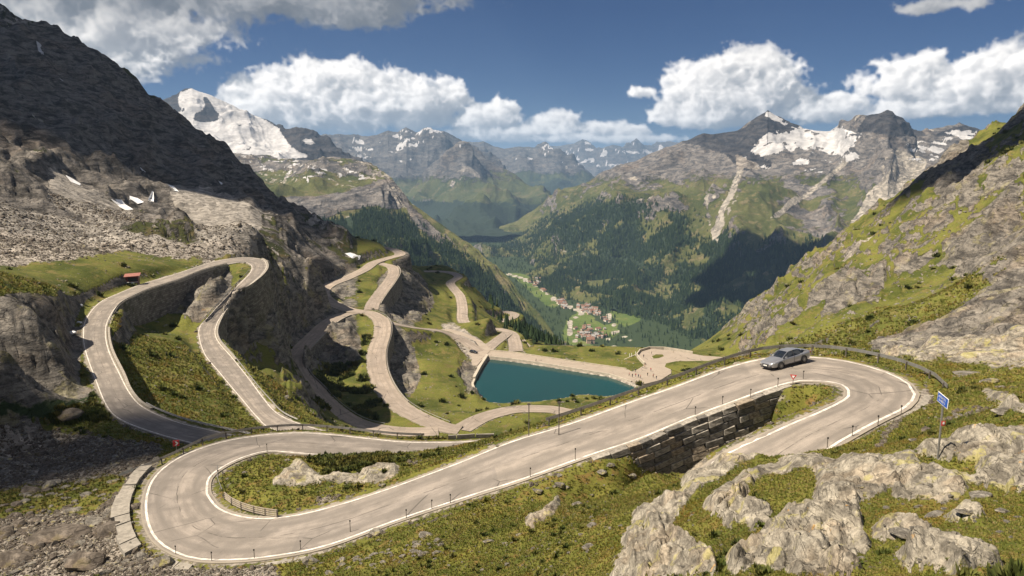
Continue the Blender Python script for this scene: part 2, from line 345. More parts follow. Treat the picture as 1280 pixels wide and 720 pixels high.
def terrain_mat(name, k, rock_lo, rock_hi, grass, scree, snow=(0.50, 0.50, 0.515), lichen=0.0, bump=1.0, forest=(0.028, 0.042, 0.018), sharp=0.9, strata=0.0):
    """k = metres of the smallest grain worth showing; attribute 'cover' = grass, scree, snow, forest floor"""
    m = bpy.data.materials.new(name); m.use_nodes = True; g = NT(m.node_tree); b = m.node_tree.nodes['Principled BSDF']
    P = g.node('ShaderNodeTexCoord').outputs['Object']
    at = g.node('ShaderNodeAttribute', attribute_name='cover'); sep = g.node('ShaderNodeSeparateColor'); g.put(sep.inputs[0], at.outputs['Color'])
    G, S, N, F = sep.outputs[0], sep.outputs[1], sep.outputs[2], at.outputs['Alpha']
    nf = g.noise(P, 1 / (k * 6), 8, 0.66)       # breaks the borders of the covers
    nm = g.noise(P, 1 / (k * 40), 5, 0.6)
    nx = g.noise(P, 1 / (k * 1.3), 3, 0.7)
    nr = g.noise(g.scaled(P, (1, 1, 2.8)), 1 / (k * 14), 7, 0.68, 0.6)
    def cut(v, a=None):
        x = g.math('MULTIPLY_ADD', g.math('SUBTRACT', nf, 0.5), sharp, v)
        return g.smooth(x, 0.44, 0.56)
    cell = g.voro(P, 1 / (k * 3.2), 'Color'); csep = g.node('ShaderNodeSeparateColor'); g.put(csep.inputs[0], cell)
    edge = g.voro(g.vmath('ADD', P, g.vmath('SCALE', g.node('ShaderNodeTexNoise').outputs['Color'], k)), 1 / (k * 9), 'Distance', 'DISTANCE_TO_EDGE')
    rock = g.mix(g.smooth(nr, 0.36, 0.66), rock_lo, rock_hi)
    rock = g.mix(g.smooth(g.math('MULTIPLY_ADD', nx, 0.5, g.math('MULTIPLY', nf, 0.5)), 0.36, 0.62, 0.75, 0.0), rock, g.mix(1.0, rock, (0.42, 0.42, 0.42), 'MULTIPLY'))
    rock = g.mix(g.smooth(nm, 0.5, 0.62, 0, 0.35), rock, g.mix(1.0, rock, (1.12, 0.92, 0.74), 'MULTIPLY'))
    ed2 = g.voro(g.vmath('ADD', g.scaled(P, (0.55, 0.28, 2.6)), g.vmath('SCALE', g.noise(P, 1 / (k * 8), 5, 0.6), k * 5)), 1 / (k * 5), 'Distance', 'DISTANCE_TO_EDGE')
    crk = g.math('MULTIPLY', g.smooth(ed2, 0.045, 0.008), 0.75)
    crk = g.math('MULTIPLY', crk, g.smooth(nf, 0.46, 0.60))
    rock = g.mix(g.math('MULTIPLY', crk, 0.8), rock, tuple(c_ * 0.35 for c_ in rock_lo))
    rock = g.mix(g.smooth(g.noise(P, 1 / (k * 0.6), 2, 0.6), 0.45, 0.60, 0.30, 0.0), rock, g.mix(1.0, rock, (0.5, 0.5, 0.5), 'MULTIPLY'))
    if lichen:
        rock = g.mix(g.math('MULTIPLY', g.smooth(g.noise(P, 1 / (k * 16), 6, 0.7), 0.55, 0.62), lichen), rock, (0.36, 0.33, 0.10))
        rock = g.mix(g.math('MULTIPLY', g.smooth(g.noise(g.scaled(P, (1, 1, 1), (9, 3, 1)), 1 / (k * 9), 4, 0.7), 0.67, 0.71), lichen), rock, (0.50, 0.26, 0.04))
    g0, g1, g2 = grass
    gr = g.mix(g.smooth(nm, 0.38, 0.60), g0, g1)
    gr = g.mix(g.smooth(g.noise(P, 1 / (k * 11), 5, 0.7), 0.50, 0.66), gr, g2)
    gr = g.mix(g.smooth(nx, 0.35, 0.65, 0.55, 0.0), gr, g.mix(1.0, gr, (0.45, 0.5, 0.45), 'MULTIPLY'))
    scr = g.mix(csep.outputs[0], tuple(c * 0.45 for c in scree), tuple(c * 1.35 for c in scree))
    scr = g.mix(g.smooth(nm, 0.4, 0.6, 0, 0.4), scr, tuple(c * 0.8 for c in scree))
    fo = g.mix(nx, tuple(c * 0.5 for c in forest), tuple(c * 1.7 for c in forest))
    c = g.mix(cut(G), rock, gr); c = g.mix(cut(S), c, scr); c = g.mix(cut(F), c, fo); c = g.mix(cut(N), c, g.mix(g.smooth(nr, 0.35, 0.65), tuple(k_ * 0.68 for k_ in snow), snow))
    g.put(b.inputs['Base Color'], c); b.inputs['Roughness'].default_value = 0.92; b.inputs['Specular IOR Level'].default_value = 0.12
    hgt = g.math('ADD', g.math('MULTIPLY', nr, 6.0), g.math('ADD', g.math('MULTIPLY', nf, 2.5), g.math('MULTIPLY', nx, 0.8)))
    hgt = g.math('MULTIPLY_ADD', crk, -3.0, hgt); hs = g.math('MULTIPLY', csep.outputs[1], 2.2)
    rockiness = g.math('SUBTRACT', 1.0, g.math('MAXIMUM', cut(G), cut(N)), clamp=True)
    hgt = g.math('MULTIPLY', hgt, g.math('MULTIPLY_ADD', rockiness, 0.75, 0.25)); hgt = g.math('MULTIPLY_ADD', hs, cut(S), hgt)
    bn = g.node('ShaderNodeBump'); bn.inputs['Strength'].default_value = 0.8 * bump; bn.inputs['Distance'].default_value = k * 0.55; g.put(bn.inputs['Height'], hgt)
    g.l.new(bn.outputs[0], b.inputs['Normal']); return m
# ------------------------------------------------------------------ roads: stations as (edge a px, py, edge b px, py, metres below the camera)
MAIN = [(700,575,715,600,42),(640,552,640,579,36.9),(560,553,560,576,35.9),(500,552,500,572,35.3),(412,543,412,569,34.9),(366,541,369,566,34.6),(319,545,334,564,34.4),(275,553,303,572,34.2),
 (234,567,278,584,34),(203,586,262,597,34),(186,609,259,612,34),(182,640,262,622,34),(195,674,275,636,33.8),(234,696,300,645,33.5),
 (287,700,331,648,33),(350,694,375,643,32.2),(412,681,430,629,31.3),(494,651,494,608,30),(587,620,575,578,28.0),(650,600,640,552,26.6),
 (731,571,715,529,25.1),(800,548,790,502,23.8),(860,523,845,483,22.7),(927,498,905,461,21.2),(970,483,955,448.5,20.5),(1000,476,1007,446,20.1),
 (1033,477,1060,452,19.9),(1052,481,1107,465,19.8),(1060,488,1136,480,19.8),(1060,495,1144,493,19.85),(1049,503,1132,509,19.95),
 (1022,516,1098,526,20.2),(995,527,1066,543,20.5),(962,542,1032,564,21.0),(928,557,1002,594,21.8),(890,578,960,628,23.0),(862,600,915,660,24.5)]
LEFT = [(330,572,362,556,42.5),(300,566,330,552,41.7),(237,553,260,537,41),(187,539,217,526,40.6),(150,524,179,509,40.2),(133,507,162,491,39.9),(119,474,150,468,39.5),(107,440,136,438,39),
 (104,418,132,415,38.7),(108,398,136,398,38.4),(125,378,148,381,38),(152,365,168,370,37.7),(180,354,190,361,37.4),(220,342,225,350,37),
 (250,332,252,339,36.7),(275,325,277,332,36.5),(305,321.5,303,327.5,36.4),(327,324,312,330,36.6),(333,332,315,335,37),(328,342,311,343,38),
 (313,355,298,356,40),(297,367,283,371,42.5),(280,390,262,394,46),(270,408,250,408,48.5),(271,424,249,422,49.7),(290,447,256,443,50.7),
 (310,472,273,464,51.3),(331,500,303,500,52),(350,519,320,520,52.6),(385,533,340,536,53),(430,545,400,552,54)]
def wide(pts, w):
    """centre stations (px, py, h) of a road w metres wide -> edge pairs in metres"""
    P = [Vector(PH(*p)) for p in pts]; out = []
    for i, p in enumerate(P):
        d = P[min(i + 1, len(P) - 1)] - P[max(i - 1, 0)]; n = Vector((-d.y, d.x, 0)).normalized() * w / 2
        out.append((p + n, p - n))
    return out
def pairs(st): return [(Vector(PH(a, b, h)), Vector(PH(c, d, h))) for a, b, c, d, h in st]
def resample(pr, step):
    """Catmull-Rom through the edge pairs"""
    out = []
    for i in range(len(pr) - 1):
        p = [pr[max(i - 1, 0)], pr[i], pr[i + 1], pr[min(i + 2, len(pr) - 1)]]
        L = ((p[1][0] + p[1][1]) / 2 - (p[2][0] + p[2][1]) / 2).length; n = max(1, int(L / step))
        for k in range(n):
            t = k / n; r = []
            for e in (0, 1):
                a, b, c, d = (q[e] for q in p)
                r.append(0.5 * ((2 * b) + (c - a) * t + (2 * a - 5 * b + 4 * c - d) * t * t + (3 * b - a - 3 * c + d) * t ** 3))
            out.append((r[0], r[1], i + t))
    out.append((pr[-1][0], pr[-1][1], len(pr) - 1.0)); return out
MAINP = pairs(MAIN)
# widen the asphalt half a metre beyond the painted lines
def widen(pr, w): return [(a + (a - b).normalized() * w, b + (b - a).normalized() * w) for a, b in pr]
ROADS = {}   # name -> dict(p=resampled pairs, wall=[(i0,i1,side,height)], T)
def road(name, pr, step=2.0, walls=(), T=5.0, ctl=True, lines=False): ROADS[name] = dict(p=resample(pr, step), raw=pr, walls=walls, T=T, ctl=ctl, lines=lines)
road('main', widen(MAINP, 0.45), 1.2, [(20.1, 24.4, 0, 6.5)], T=3.0, lines=True)
road('left', widen(pairs(LEFT), 0.3), 2.0, [(3.8, 8.2, 1, 6.5), (9.6, 15.3, 1, 10.0), (17.2, 23.8, 0, 15.0)], T=3.5, lines=True)
road('loop', wide([(575,537,96),(552,533,95.3),(510,514,94.3),(487,494,93.3),(473,466,91.5),(471,440,89),(478,415,86.5),(476,400,84.5),(462,391,83),(440,388,82.3),(418,380,81),(403,368,79.5),
 (410,357,78),(432,348,76.5),(455,337,75),(468,328,73.5),(487,322,72),(500,318,71),(492,312,70),(465,307,68.5),(438,304,67)], 8.6), 3.0, [(2.5, 7.3, 1, 9.0)], T=4)
road('fork', wide([(452,389.5,82.8),(430,393,83),(410,403,83.5),(392,420,84.3),(376,436,84.8),(368,450,85.2),(374,468,86.3),(390,485,87.8),(403,500,89),(425,518,91),(455,532,93),(500,539,94.5),(548,539,95.2)], 8.6), 3.0, [(1.2, 7.2, 0, 6.0)], T=4)
road('bluff', wide([(464,387,82.7),(467,378,82),(476,365,80.5),(486,352,79),(492,341,77),(489,333,75.5),(474,329,74)], 8.0), 3.0, [(0.8, 5.2, 1, 14.0)], T=4)
road('lane', wide([(482,401,85.2),(505,407,88),(530,411,92),(552,414,95),(575,423,99),(595,436,102.5),(604,441,103.8)], 7.5), 3.0, (), T=5)
road('lower', wide([(530,339,100),(548,339,100.5),(565,341,101),(573,346,102),(563,353,104),(567,360,105),(575,370,106.5),(578,385,108.5),(578,397,110.5),(583,405,111.5),(600,411,112),(622,411.5,112),(638,416,111),(643,426,109),(645,439,105.0)], 8.0), 3.5, (), T=5)
road('link', wide([(636,415,111.2),(625,423,108.5),(612,433,105),(606,439,104)], 8.0), 3.5, (), T=5)
road('deep', wide([(624,402,134),(640,397,134.5),(643,392.5,135),(632,389.5,135.3),(620,391,136)], 8.5), 4, (), T=6)
road('bend', wide([(575,537,96.3),(600,523,97.5),(625,515,98),(650,511,98.3),(690,511.5,98.8),(711,517,99),(716,524,99.3),(700,533,99.6),(670,545,99.9)], 8.5), 2.5, (), T=4)
road('exit', wide([(650,425,112),(658,434,114.5),(668,441,117),(685,448,120)], 7), 3.5, (), T=6)

# ------------------------------------------------------------------ flat ground: lake bed, dam crest, squares
LAKE_H = 105.0
LAKE = [(609,446),(650,451.5),(700,459.5),(750,468),(785,475),(793,484),(784,491),(757,496),(738,493.5),(722,494),(704,500),(672,505),(640,505.5),(612,503),(598,495),(592,478),(598,461)]
FLATS = {'lake': ([PH(x, y, LAKE_H) for x, y in LAKE], -LAKE_H - 3.5, 2.5),
 'dam': ([PH(x, y, 103.6) for x, y in [(604,437),(640,440.5),(675,446),(725,453.5),(785,462),(800,470),(790,476.5),(762,467),(715,459.5),(675,453),(640,448),(607,444.5)]], -103.6, 4),
 'square': ([PH(x, y, 103.7) for x, y in [(778,469),(797,462),(808,455),(796,447),(800,440),(815,436),(845,439),(880,445),(925,448),(925,455),(870,453),(850,451),(838,457),(839,467),(826,475),(803,481),(788,476)]], -103.7, 4),
 'parking': ([PH(x, y, 103.4) for x, y in [(548,412),(562,411),(580,416),(602,426),(614,437),(606,446),(596,457),(590,456),(590,446),(572,432),(552,421)]], -103.4, 5)}

# ------------------------------------------------------------------ ground controls
CTL = []
def H(s):
    for t in s.split():
        a, b, h = map(float, t.split(',')); CTL.append(PH(a, b, h))
def Y(s):
    for t in s.split():
        a, b, y = map(float, t.split(',')); CTL.append(PY(a, b, y))
def D(s):
    for t in s.split():
        a, d, h = map(float, t.split(',')); CTL.append(PD(a, d, h))
H('640,720,24 450,720,28.5 340,720,32.2 200,722,33.2 60,720,35.5 0,700,36 -80,700,37 0,640,37.5 60,640,37.2 130,620,36 150,670,34.5 0,580,39.5 80,570,39.5 150,560,39.5 195,571,37.5 150,600,35.5 -80,560,39 0,540,40 60,530,40.5 120,535,41')
H('0,500,38 50,500,40 92,500,40.3 100,470,39.5 60,450,34 20,450,31 0,420,27 50,400,28 90,405,34 0,370,24 60,368,28 100,374,33 -80,400,22 -80,340,20 -80,480,33')
H('100,350,33 60,340,31 0,340,27 150,345,34.3 200,326,35.2 235,322,35.8 0,300,27 100,300,30.5 200,312,33.5 50,270,22 150,283,26.5 250,303,33 300,296,33.5 330,312,37')
Y('0,250,300 0,215,360 0,150,480 0,80,620 0,14,760 -100,200,330 -100,100,520 -100,-20,760 100,250,380 100,200,470 100,150,560 100,100,650 92,60,720 64,36,745 37,35,750 15,24,755 150,262,400 150,200,530 150,150,640 150,99,730 200,270,420 200,230,500 200,190,600 202,147,725 250,280,420 250,250,480 250,210,600 255,172,750 300,272,450 300,240,560 289,199,760 336,236,740 330,270,470 368,256,740 360,300,430 400,283,720 420,293,720 400,318,500 350,330,335 432,303,690')
H('740,577,25.5 770,567,24.9 797,560,24.5 710,588,26.3')
H('350,345,50 370,400,68 420,328,65 400,345,62 345,360,54 385,365,66')
Y('460,306,660 480,313,655 500,322,650 520,333,700 545,336,720 562,338,715 580,346,700')
H('358,440,78 345,425,70 385,402,78 360,400,66 325,440,62 312,458,56 330,475,57 345,460,64 352,485,62 335,497,56 365,505,62 385,518,66 405,532,72 450,545,80 450,560,60 450,570,45 550,547,85 550,560,60 550,570,47 330,540,58 280,545,47')
H('430,412,89 430,440,92.5 415,450,91 440,470,93.5 440,490,94 455,508,94.3 500,525,95')
H('505,350,92 515,380,97 520,398,99 540,380,106 550,360,105 545,400,103 500,332,86 520,345,97 560,400,108 545,350,103')
H('500,440,97.5 497,460,98 503,475,99 512,492,98.5 540,450,97 530,425,96 560,430,98 560,480,100 560,515,98.5 590,505,103.5 588,480,104 583,455,103.5 640,514,101 700,506,101.5 750,500,103.4 800,490,103.5 640,530,98.5 700,522,98 760,505,101 830,480,102.5 900,455,97 900,470,60 700,560,60 800,530,60 950,480,50 750,545,60 850,500,60 880,441,105 900,446,100')
D('650,480,150 650,700,260 650,1000,400 720,480,155 720,700,290 720,1000,430 800,520,150 800,700,290 800,1000,430 870,600,160 870,1000,420 640,1500,600 720,1500,600 800,1500,600 560,1000,300 560,1500,480 900,1500,590 500,900,220 500,1400,400 440,900,200 440,1400,330')
Y('595,362,660 620,383,640 648,408,610 668,424,580 690,438,520 712,452,470')
D('0,1000,-100 0,1600,0 100,1000,-60 100,1600,60 200,1000,-20 200,1600,100 300,1000,60 300,1600,200 380,1000,130 380,1600,300 -100,1000,-150 -100,1600,0')
Y('1290,130,520 1250,155,530 1200,195,540 1150,232,550 1100,268,560 1050,304,560 1000,330,550 960,368,520 930,400,500 890,432,450 1400,60,500 1380,400,90 1400,250,250')
D('900,900,350 1000,900,300 1100,900,230 1200,900,150 1300,900,80 1000,1500,550 1100,1500,500 1200,1500,400 1300,1500,300 1400,1500,200')
Y('1280,200,330 1280,260,230 1280,320,160 1280,380,115 1280,440,80 1280,485,56 1200,250,330 1200,310,230 1200,370,160 1200,420,115 1180,445,90 1100,330,350 1100,380,240 1100,420,160 1100,447,100 1000,380,380 1000,410,270 1000,432,190 1000,443,120 950,415,380 950,438,250')
Y('1180,485,60 1200,466,68 1230,520,42 1180,530,44 1172,573,29.6 1280,560,28 1110,555,40 1060,568,39 1000,573,42 960,564,44 900,580,43 860,604,41 835,612,46 790,650,38 770,720,30 700,640,48 820,588,55 790,575,59 700,720,36 900,720,20 1000,720,17 1100,720,16 1280,720,15 1280,640,20 1150,640,22 1050,640,24 950,640,28 880,650,30 1360,600,24')
D('352,240,70 375,240,79 390,240,82 410,225,82 430,215,83 380,270,85 360,270,80')
D('1280,9,5 900,9,6 640,9,7 640,25,19 300,9,9 300,25,22 0,9,12 0,30,28 -150,30,28 1450,9,4 1450,40,8')
for nm, R in ROADS.items():
    pr = R['raw']; n = len(pr)
    for i, (a, b) in enumerate(pr):
        fl = [(w[2], w[3]) for w in R['walls'] if w[0] - 0.3 <= i <= w[1] + 0.3]
        c = (a + b) / 2
        if fl:
            for sd_, hh in fl:
                e = (a, b)[sd_]; o = (a, b)[1 - sd_]; u = (e - o).normalized(); f = e + u * (1.5 + 0.12 * hh)
                w = [w for w in R['walls'] if w[2] == sd_ and w[0] - 0.3 <= i <= w[1] + 0.3][0]
                mid = (w[0] + w[1]) / 2; k = 1 - 0.75 * abs((i - mid) / ((w[1] - w[0]) / 2 + 0.3)) ** 2.5
                CTL.append((f.x, f.y, f.z - hh * k))
                g_ = o - u * 1.0; CTL.append((g_.x, g_.y, g_.z))
        else: CTL.append((c.x, c.y, c.z))
for nm, (pl, z, T) in FLATS.items():
    for p in pl[::2]: CTL.append((p[0], p[1], -104.2 if nm == 'lake' else z))

# ------------------------------------------------------------------ near terrain: height field on a polar grid about the camera
NA, NR = 920, 850
TH0, TH1, R0, R1 = -0.76, 0.74, 9.0, 1500.0
def solve_rbf(ctl, lam=2e-3, c=0.02):
    P = np.array(ctl); r = np.hypot(P[:, 0], P[:, 1]); th = np.arctan2(P[:, 0], P[:, 1]); q = P[:, 2] / r
    A = np.stack([th, np.log(r)], 1); n = len(A)
    K = -np.sqrt(((A[:, None] - A[None]) ** 2).sum(-1) + c * c)
    B = np.hstack([np.ones((n, 1)), A]); M = np.block([[K + lam * np.eye(n), B], [B.T, np.zeros((3, 3))]])
    sol = np.linalg.solve(M, np.concatenate([q, np.zeros(3)]))
    def f(th, lr):
        sh = th.shape; t = th.ravel(); l = lr.ravel(); out = np.zeros(len(t))
        for s in range(0, len(t), 20000):
            a = t[s:s + 20000, None] - A[None, :, 0]; b = l[s:s + 20000, None] - A[None, :, 1]
            out[s:s + 20000] = (-np.sqrt(a * a + b * b + c * c)) @ sol[:n]
        return (out + sol[n] + sol[n + 1] * t + sol[n + 2] * l).reshape(sh)
    return f
rbf = solve_rbf(CTL)
ca, cr = 200, 260
cth, clr = np.meshgrid(np.linspace(TH0, TH1, ca), np.linspace(math.log(R0), math.log(R1), cr))
cq = rbf(cth, clr)
th1 = np.linspace(TH0, TH1, NA); lr1 = np.linspace(math.log(R0), math.log(R1), NR)
fx = np.linspace(0, ca - 1.0001, NA); fy = np.linspace(0, cr - 1.0001, NR)
xi = fx.astype(int); yi = fy.astype(int); ax = (fx - xi)[None]; ay = (fy - yi)[:, None]
q = (cq[yi][:, xi] * (1 - ax) + cq[yi][:, xi + 1] * ax) * (1 - ay) + (cq[yi + 1][:, xi] * (1 - ax) + cq[yi + 1][:, xi + 1] * ax) * ay
TH, LR = np.meshgrid(th1, lr1); R = np.exp(LR); TX = R * np.sin(TH); TY = R * np.cos(TH); TZ = q * R
TPX, TPY = project(TX, TY, TZ)
# nearest road for every ground point
BW = np.zeros_like(TX); BZ = np.zeros_like(TX); BE = np.full(TX.shape, 1e3)   # blend weight, level, excess distance
SP = R * (lr1[1] - lr1[0])                                   # radial spacing
def window(x0, y0, x1, y1, m):
    cx, cy = (x0 + x1) / 2, (y0 + y1) / 2; rad = math.hypot(x1 - x0, y1 - y0) / 2 + m; rr = math.hypot(cx, cy); t = math.atan2(cx, cy)
    dt = math.asin(min(0.99, rad / rr)); a0 = int((t - dt - TH0) / (TH1 - TH0) * (NA - 1)); a1 = int((t + dt - TH0) / (TH1 - TH0) * (NA - 1)) + 2
    k = math.log(R1 / R0); b0 = int((math.log(max(rr - rad, R0)) - math.log(R0)) / k * (NR - 1)); b1 = int((math.log(max(rr + rad, R0)) - math.log(R0)) / k * (NR - 1)) + 2
    return slice(max(0, b0), min(NR, b1)), slice(max(0, a0), min(NA, a1))
for nm, rd in ROADS.items():
    P = rd['p']; M_ = 12.0 if nm in ('main', 'left') else 26.0
    for (a0, b0, i0), (a1, b1, i1) in zip(P, P[1:]):
        c0 = (a0 + b0) / 2; c1 = (a1 + b1) / 2; hw0 = (a0 - b0).length / 2; hw1 = (a1 - b1).length / 2
        ws = window(c0.x, c0.y, c1.x, c1.y, hw0 + M_)
        X = TX[ws]; Yv = TY[ws]
        if X.size == 0: continue
        ins = np.zeros(X.shape, bool); zin = np.zeros(X.shape)
        for A_, B_, C_ in ((a0, b0, b1), (a0, b1, a1)):
            dn = (B_.y - C_.y) * (A_.x - C_.x) + (C_.x - B_.x) * (A_.y - C_.y)
            if abs(dn) < 1e-6: continue
            l0 = ((B_.y - C_.y) * (X - C_.x) + (C_.x - B_.x) * (Yv - C_.y)) / dn; l1 = ((C_.y - A_.y) * (X - C_.x) + (A_.x - C_.x) * (Yv - C_.y)) / dn; l2 = 1 - l0 - l1
            it = (l0 > -1e-4) & (l1 > -1e-4) & (l2 > -1e-4); zin = np.where(it, l0 * A_.z + l1 * B_.z + l2 * C_.z, zin); ins |= it
        def seg(p, q):
            dx, dy = q.x - p.x, q.y - p.y; t = np.clip(((X - p.x) * dx + (Yv - p.y) * dy) / (dx * dx + dy * dy + 1e-9), 0, 1)
            return np.hypot(X - p.x - t * dx, Yv - p.y - t * dy), p.z + t * (q.z - p.z)
        d0_, z0_ = seg(a0, a1); d1_, z1_ = seg(b0, b1); side0 = d0_ < d1_
        e = np.minimum(d0_, d1_); zr = np.where(side0, z0_, z1_); e = np.where(ins, -e, e); zr = np.where(ins, zin, zr)
        T0 = T1 = rd['T']; w0 = w1 = False
        for w in rd['walls']:
            if w[0] <= i0 <= w[1]:
                if w[2] == 0: w0 = True
                else: w1 = True
        wall = np.where(side0, w0, w1); sp_ = SP[ws]
        start = np.where(wall, np.minimum(0.25, 0.5 - sp_ * 0.8), 0.45 + sp_ * 0.7); T = np.where(wall, 0.35 + sp_ * 0.5, np.where(side0, T0, T1))
        w = 1 - sstep(e, start, start + T)
        w = np.where(ins & ~(wall & (e > -0.6 - sp_)), 1.01, w)
        better = (w > BW[ws] + 1e-4) | ((w >= BW[ws] - 1e-4) & (e < BE[ws]) & (w > 0))
        BW[ws] = np.where(better, w, BW[ws]); BZ[ws] = np.where(better, zr, BZ[ws]); BE[ws] = np.minimum(BE[ws], e)

def in_poly(X, Yv, pl):
    ins = np.zeros(X.shape, bool); dmin = np.full(X.shape, 1e9); n = len(pl)
    for i in range(n):
        x1, y1 = pl[i][:2]; x2, y2 = pl[(i + 1) % n][:2]
        if y1 != y2: ins ^= ((Yv < y1) != (Yv < y2)) & (X < (x2 - x1) * (Yv - y1) / (y2 - y1) + x1)
        dx, dy = x2 - x1, y2 - y1; t = np.clip(((X - x1) * dx + (Yv - y1) * dy) / (dx * dx + dy * dy + 1e-9), 0, 1)
        dmin = np.minimum(dmin, np.hypot(X - x1 - t * dx, Yv - y1 - t * dy))
    return ins, dmin

# covers read off the photograph
ROCKP = Cover()
for pl in [[(0,0),(0,240),(60,262),(150,285),(240,300),(300,296),(330,262),(350,290),(400,310),(440,316),(430,280),(340,230),(290,190),(185,120),(90,48)],
 [(-10,372),(60,372),(98,384),(103,420),(100,470),(122,500),(90,515),(0,505)],
 [(763,722),(782,675),(795,639),(859,611),(850,598),(881,577),(917,564),(963,562),(954,571),(895,602),(872,616),(854,639),(836,661),(854,675),(827,722)],
 [(881,630),(913,602),(972,577),(1026,566),(1035,575),(1013,589),(954,598),(927,620),(967,639),(954,661),(917,657),(890,643)],
 [(954,670),(981,639),(1017,630),(1026,598),(1062,589),(1085,571),(1135,568),(1167,598),(1099,611),(1112,625),(1072,630),(1076,652),(1090,693),(1044,707),(990,716),(945,707),(917,722),(904,697)],
 [(1085,666),(1108,652),(1144,650),(1176,670),(1135,682),(1099,679)],
 [(1135,571),(1176,552),(1212,539),(1290,537),(1290,595),(1221,584),(1176,577)],
 [(1010,582),(1060,572),(1140,580),(1180,596),(1290,600),(1290,622),(1230,612),(1160,606),(1090,618),(1040,625)],
 [(1110,606),(1180,604),(1215,618),(1190,632),(1120,628)], [(1120,690),(1170,684),(1230,694),(1260,712),(1200,722),(1130,712)], [(1215,575),(1290,580),(1290,600),(1230,598)],
 [(1000,700),(1060,706),(1090,722),(980,722)], [(800,722),(820,690),(850,672),(890,690),(900,722)], [(655,650),(700,622),(706,630),(668,662)], [(1180,645),(1225,640),(1240,652),(1195,655)],
 [(1080,445),(1100,425),(1170,400),(1290,320),(1290,468),(1240,462),(1200,455),(1180,452),(1150,455)],
 [(1215,475),(1240,490),(1270,500),(1290,520),(1240,505)],
 [(337,606),(369,572),(381,581),(400,597),(444,591),(475,581),(500,582),(500,598),(469,609),(419,609),(381,609),(344,611)],
 [(400,395),(432,398),(452,425),(450,455),(430,462),(410,455),(392,440)], [(486,400),(520,440),(528,470),(512,500),(492,480),(480,440)],
 [(470,345),(500,330),(530,345),(545,380),(520,408),(488,400),(470,392)], [(580,440),(592,455),(600,480),(596,505),(585,490),(575,465)],
 [(350,325),(390,345),(420,375),(405,392),(372,368),(352,345)], [(430,335),(455,335),(410,368)],
 [(200,345),(290,335),(292,400),(250,400),(170,385)], [(345,352),(352,400),(300,430),(285,400),(300,370)],
 [(1130,195),(1200,180),(1240,190),(1220,240),(1180,260)], [(1010,380),(1060,350),(1110,330),(1100,380),(1050,400)], [(1180,310),(1240,270),(1290,270),(1290,330),(1220,340)]]:
    ROCKP.poly(pl)
ROCKP.blur(2)
SCR = Cover()
for pl in [[(-10,252),(60,268),(150,290),(240,305),(310,300),(350,318),(300,322),(200,322),(160,312),(100,325),(0,330)],
 [(200,225),(260,235),(330,270),(325,300),(250,302),(230,270)], [(60,205),(120,240),(200,285),(150,285),(60,255)],
 [(-10,530),(120,545),(210,560),(160,590),(100,600),(0,612)], [(-10,650),(60,640),(110,645),(165,600),(155,640),(165,680),(200,705),(340,708),(360,722),(-10,722)],
 [(150,590),(185,560),(200,590),(170,620)], [(545,405),(575,405),(612,430),(608,446),(590,450),(575,430)]]:
    SCR.poly(pl)
SCR.line([(330,262),(320,285),(290,305),(262,325),(245,340)], 7).line([(90,205),(140,300)], 5).line([(1020,455),(1170,490)], 6)
SCR.line([(1160,475),(1100,555)], 8).blur(2)
DARK = Cover()   # dwarf shrubs and dark turf
for pl in [[(0,505),(120,500),(150,530),(80,530),(0,525)], [(650,400),(690,430),(700,445),(640,420)]]: DARK.poly(pl)
DARK.blur(3)
SNOWP = Cover(1280 // 2, 400)
for pl in [[(44,58),(52,60),(55,66),(52,72),(58,78),(55,80),(48,72)], [(0,98),(6,99),(12,104),(0,105)], [(75,107),(87,109),(86,113),(77,112)]]: SNOWP.poly(pl)
SNOWP.blur(0)

rk = ROCKP.at(TPX, TPY, 5); scr = SCR.at(TPX, TPY, 7, 61); dk = DARK.at(TPX, TPY, 6, 71)
gz = np.gradient(TZ, axis=0) / np.gradient(R, axis=0); gt = np.gradient(TZ, axis=1) / (R * (th1[1] - th1[0])); slope = np.hypot(gz, gt)
patch = fbm(TX, TY, None, 60, 5, 0.6, 3)
far_right = sstep(TPX, 880, 960) * sstep(R, 75, 110)
roadside = 1 - sstep(BE, 2, 7)
rock = np.clip(rk + sstep(slope, 0.8, 1.1) * (1 - 0.6 * far_right) * (1 - roadside), 0, 1)
streak = fbm(TX * 0.30 + TZ * 0.3, TY * 1.0 + TX * 0.25, None, 24, 6, 0.68, 15) + 0.35 * fbm(TX, TY, TZ, 6, 4, 0.6, 16)
rock = rock * (1 - 0.85 * scr * sstep(R, 180, 230))
rock = np.clip(rock + far_right * sstep(streak, 0.05, 0.3) * 0.7, 0, 1)
near_calm = 0.25 + 0.75 * sstep(BE, 1, 30)
leftz = sstep(R, 290, 380) * (1 - sstep(TPX, 430, 470)); fore = 1 - sstep(R, 90, 130)
zone = 0.40 + 0.14 * leftz - 0.17 * far_right - 0.08 * fore
blockz = 1 - 0.25 * leftz - 0.5 * far_right
bump = np.zeros_like(TZ)
for o, wl in enumerate((160, 80, 40, 20, 10, 5, 2.5, 1.25, 0.62, 0.31)):
    w = sstep(R, wl * 2.4, wl * 6.5) * (1 - sstep(R, wl * 160, wl * 320))
    if w.max() <= 0: continue
    n = perlin(TX / wl, TY / wl, TZ / wl * 0.7, 20 + o); rg = 0.55 - np.abs(perlin(TX / wl / 1.3, TY / wl / 1.3, TZ / wl * 1.7, 40 + o)) * 2
    big = near_calm if wl >= 10 else 0.6 + 0.4 * near_calm
    fine = 1.0 if wl > 3 else 1.35
    bump += w * wl * big * fine * (rock * zone * (0.085 * rg + 0.06 * n) + (1 - rock) * 0.024 * n * (1 + 0.8 * scr))
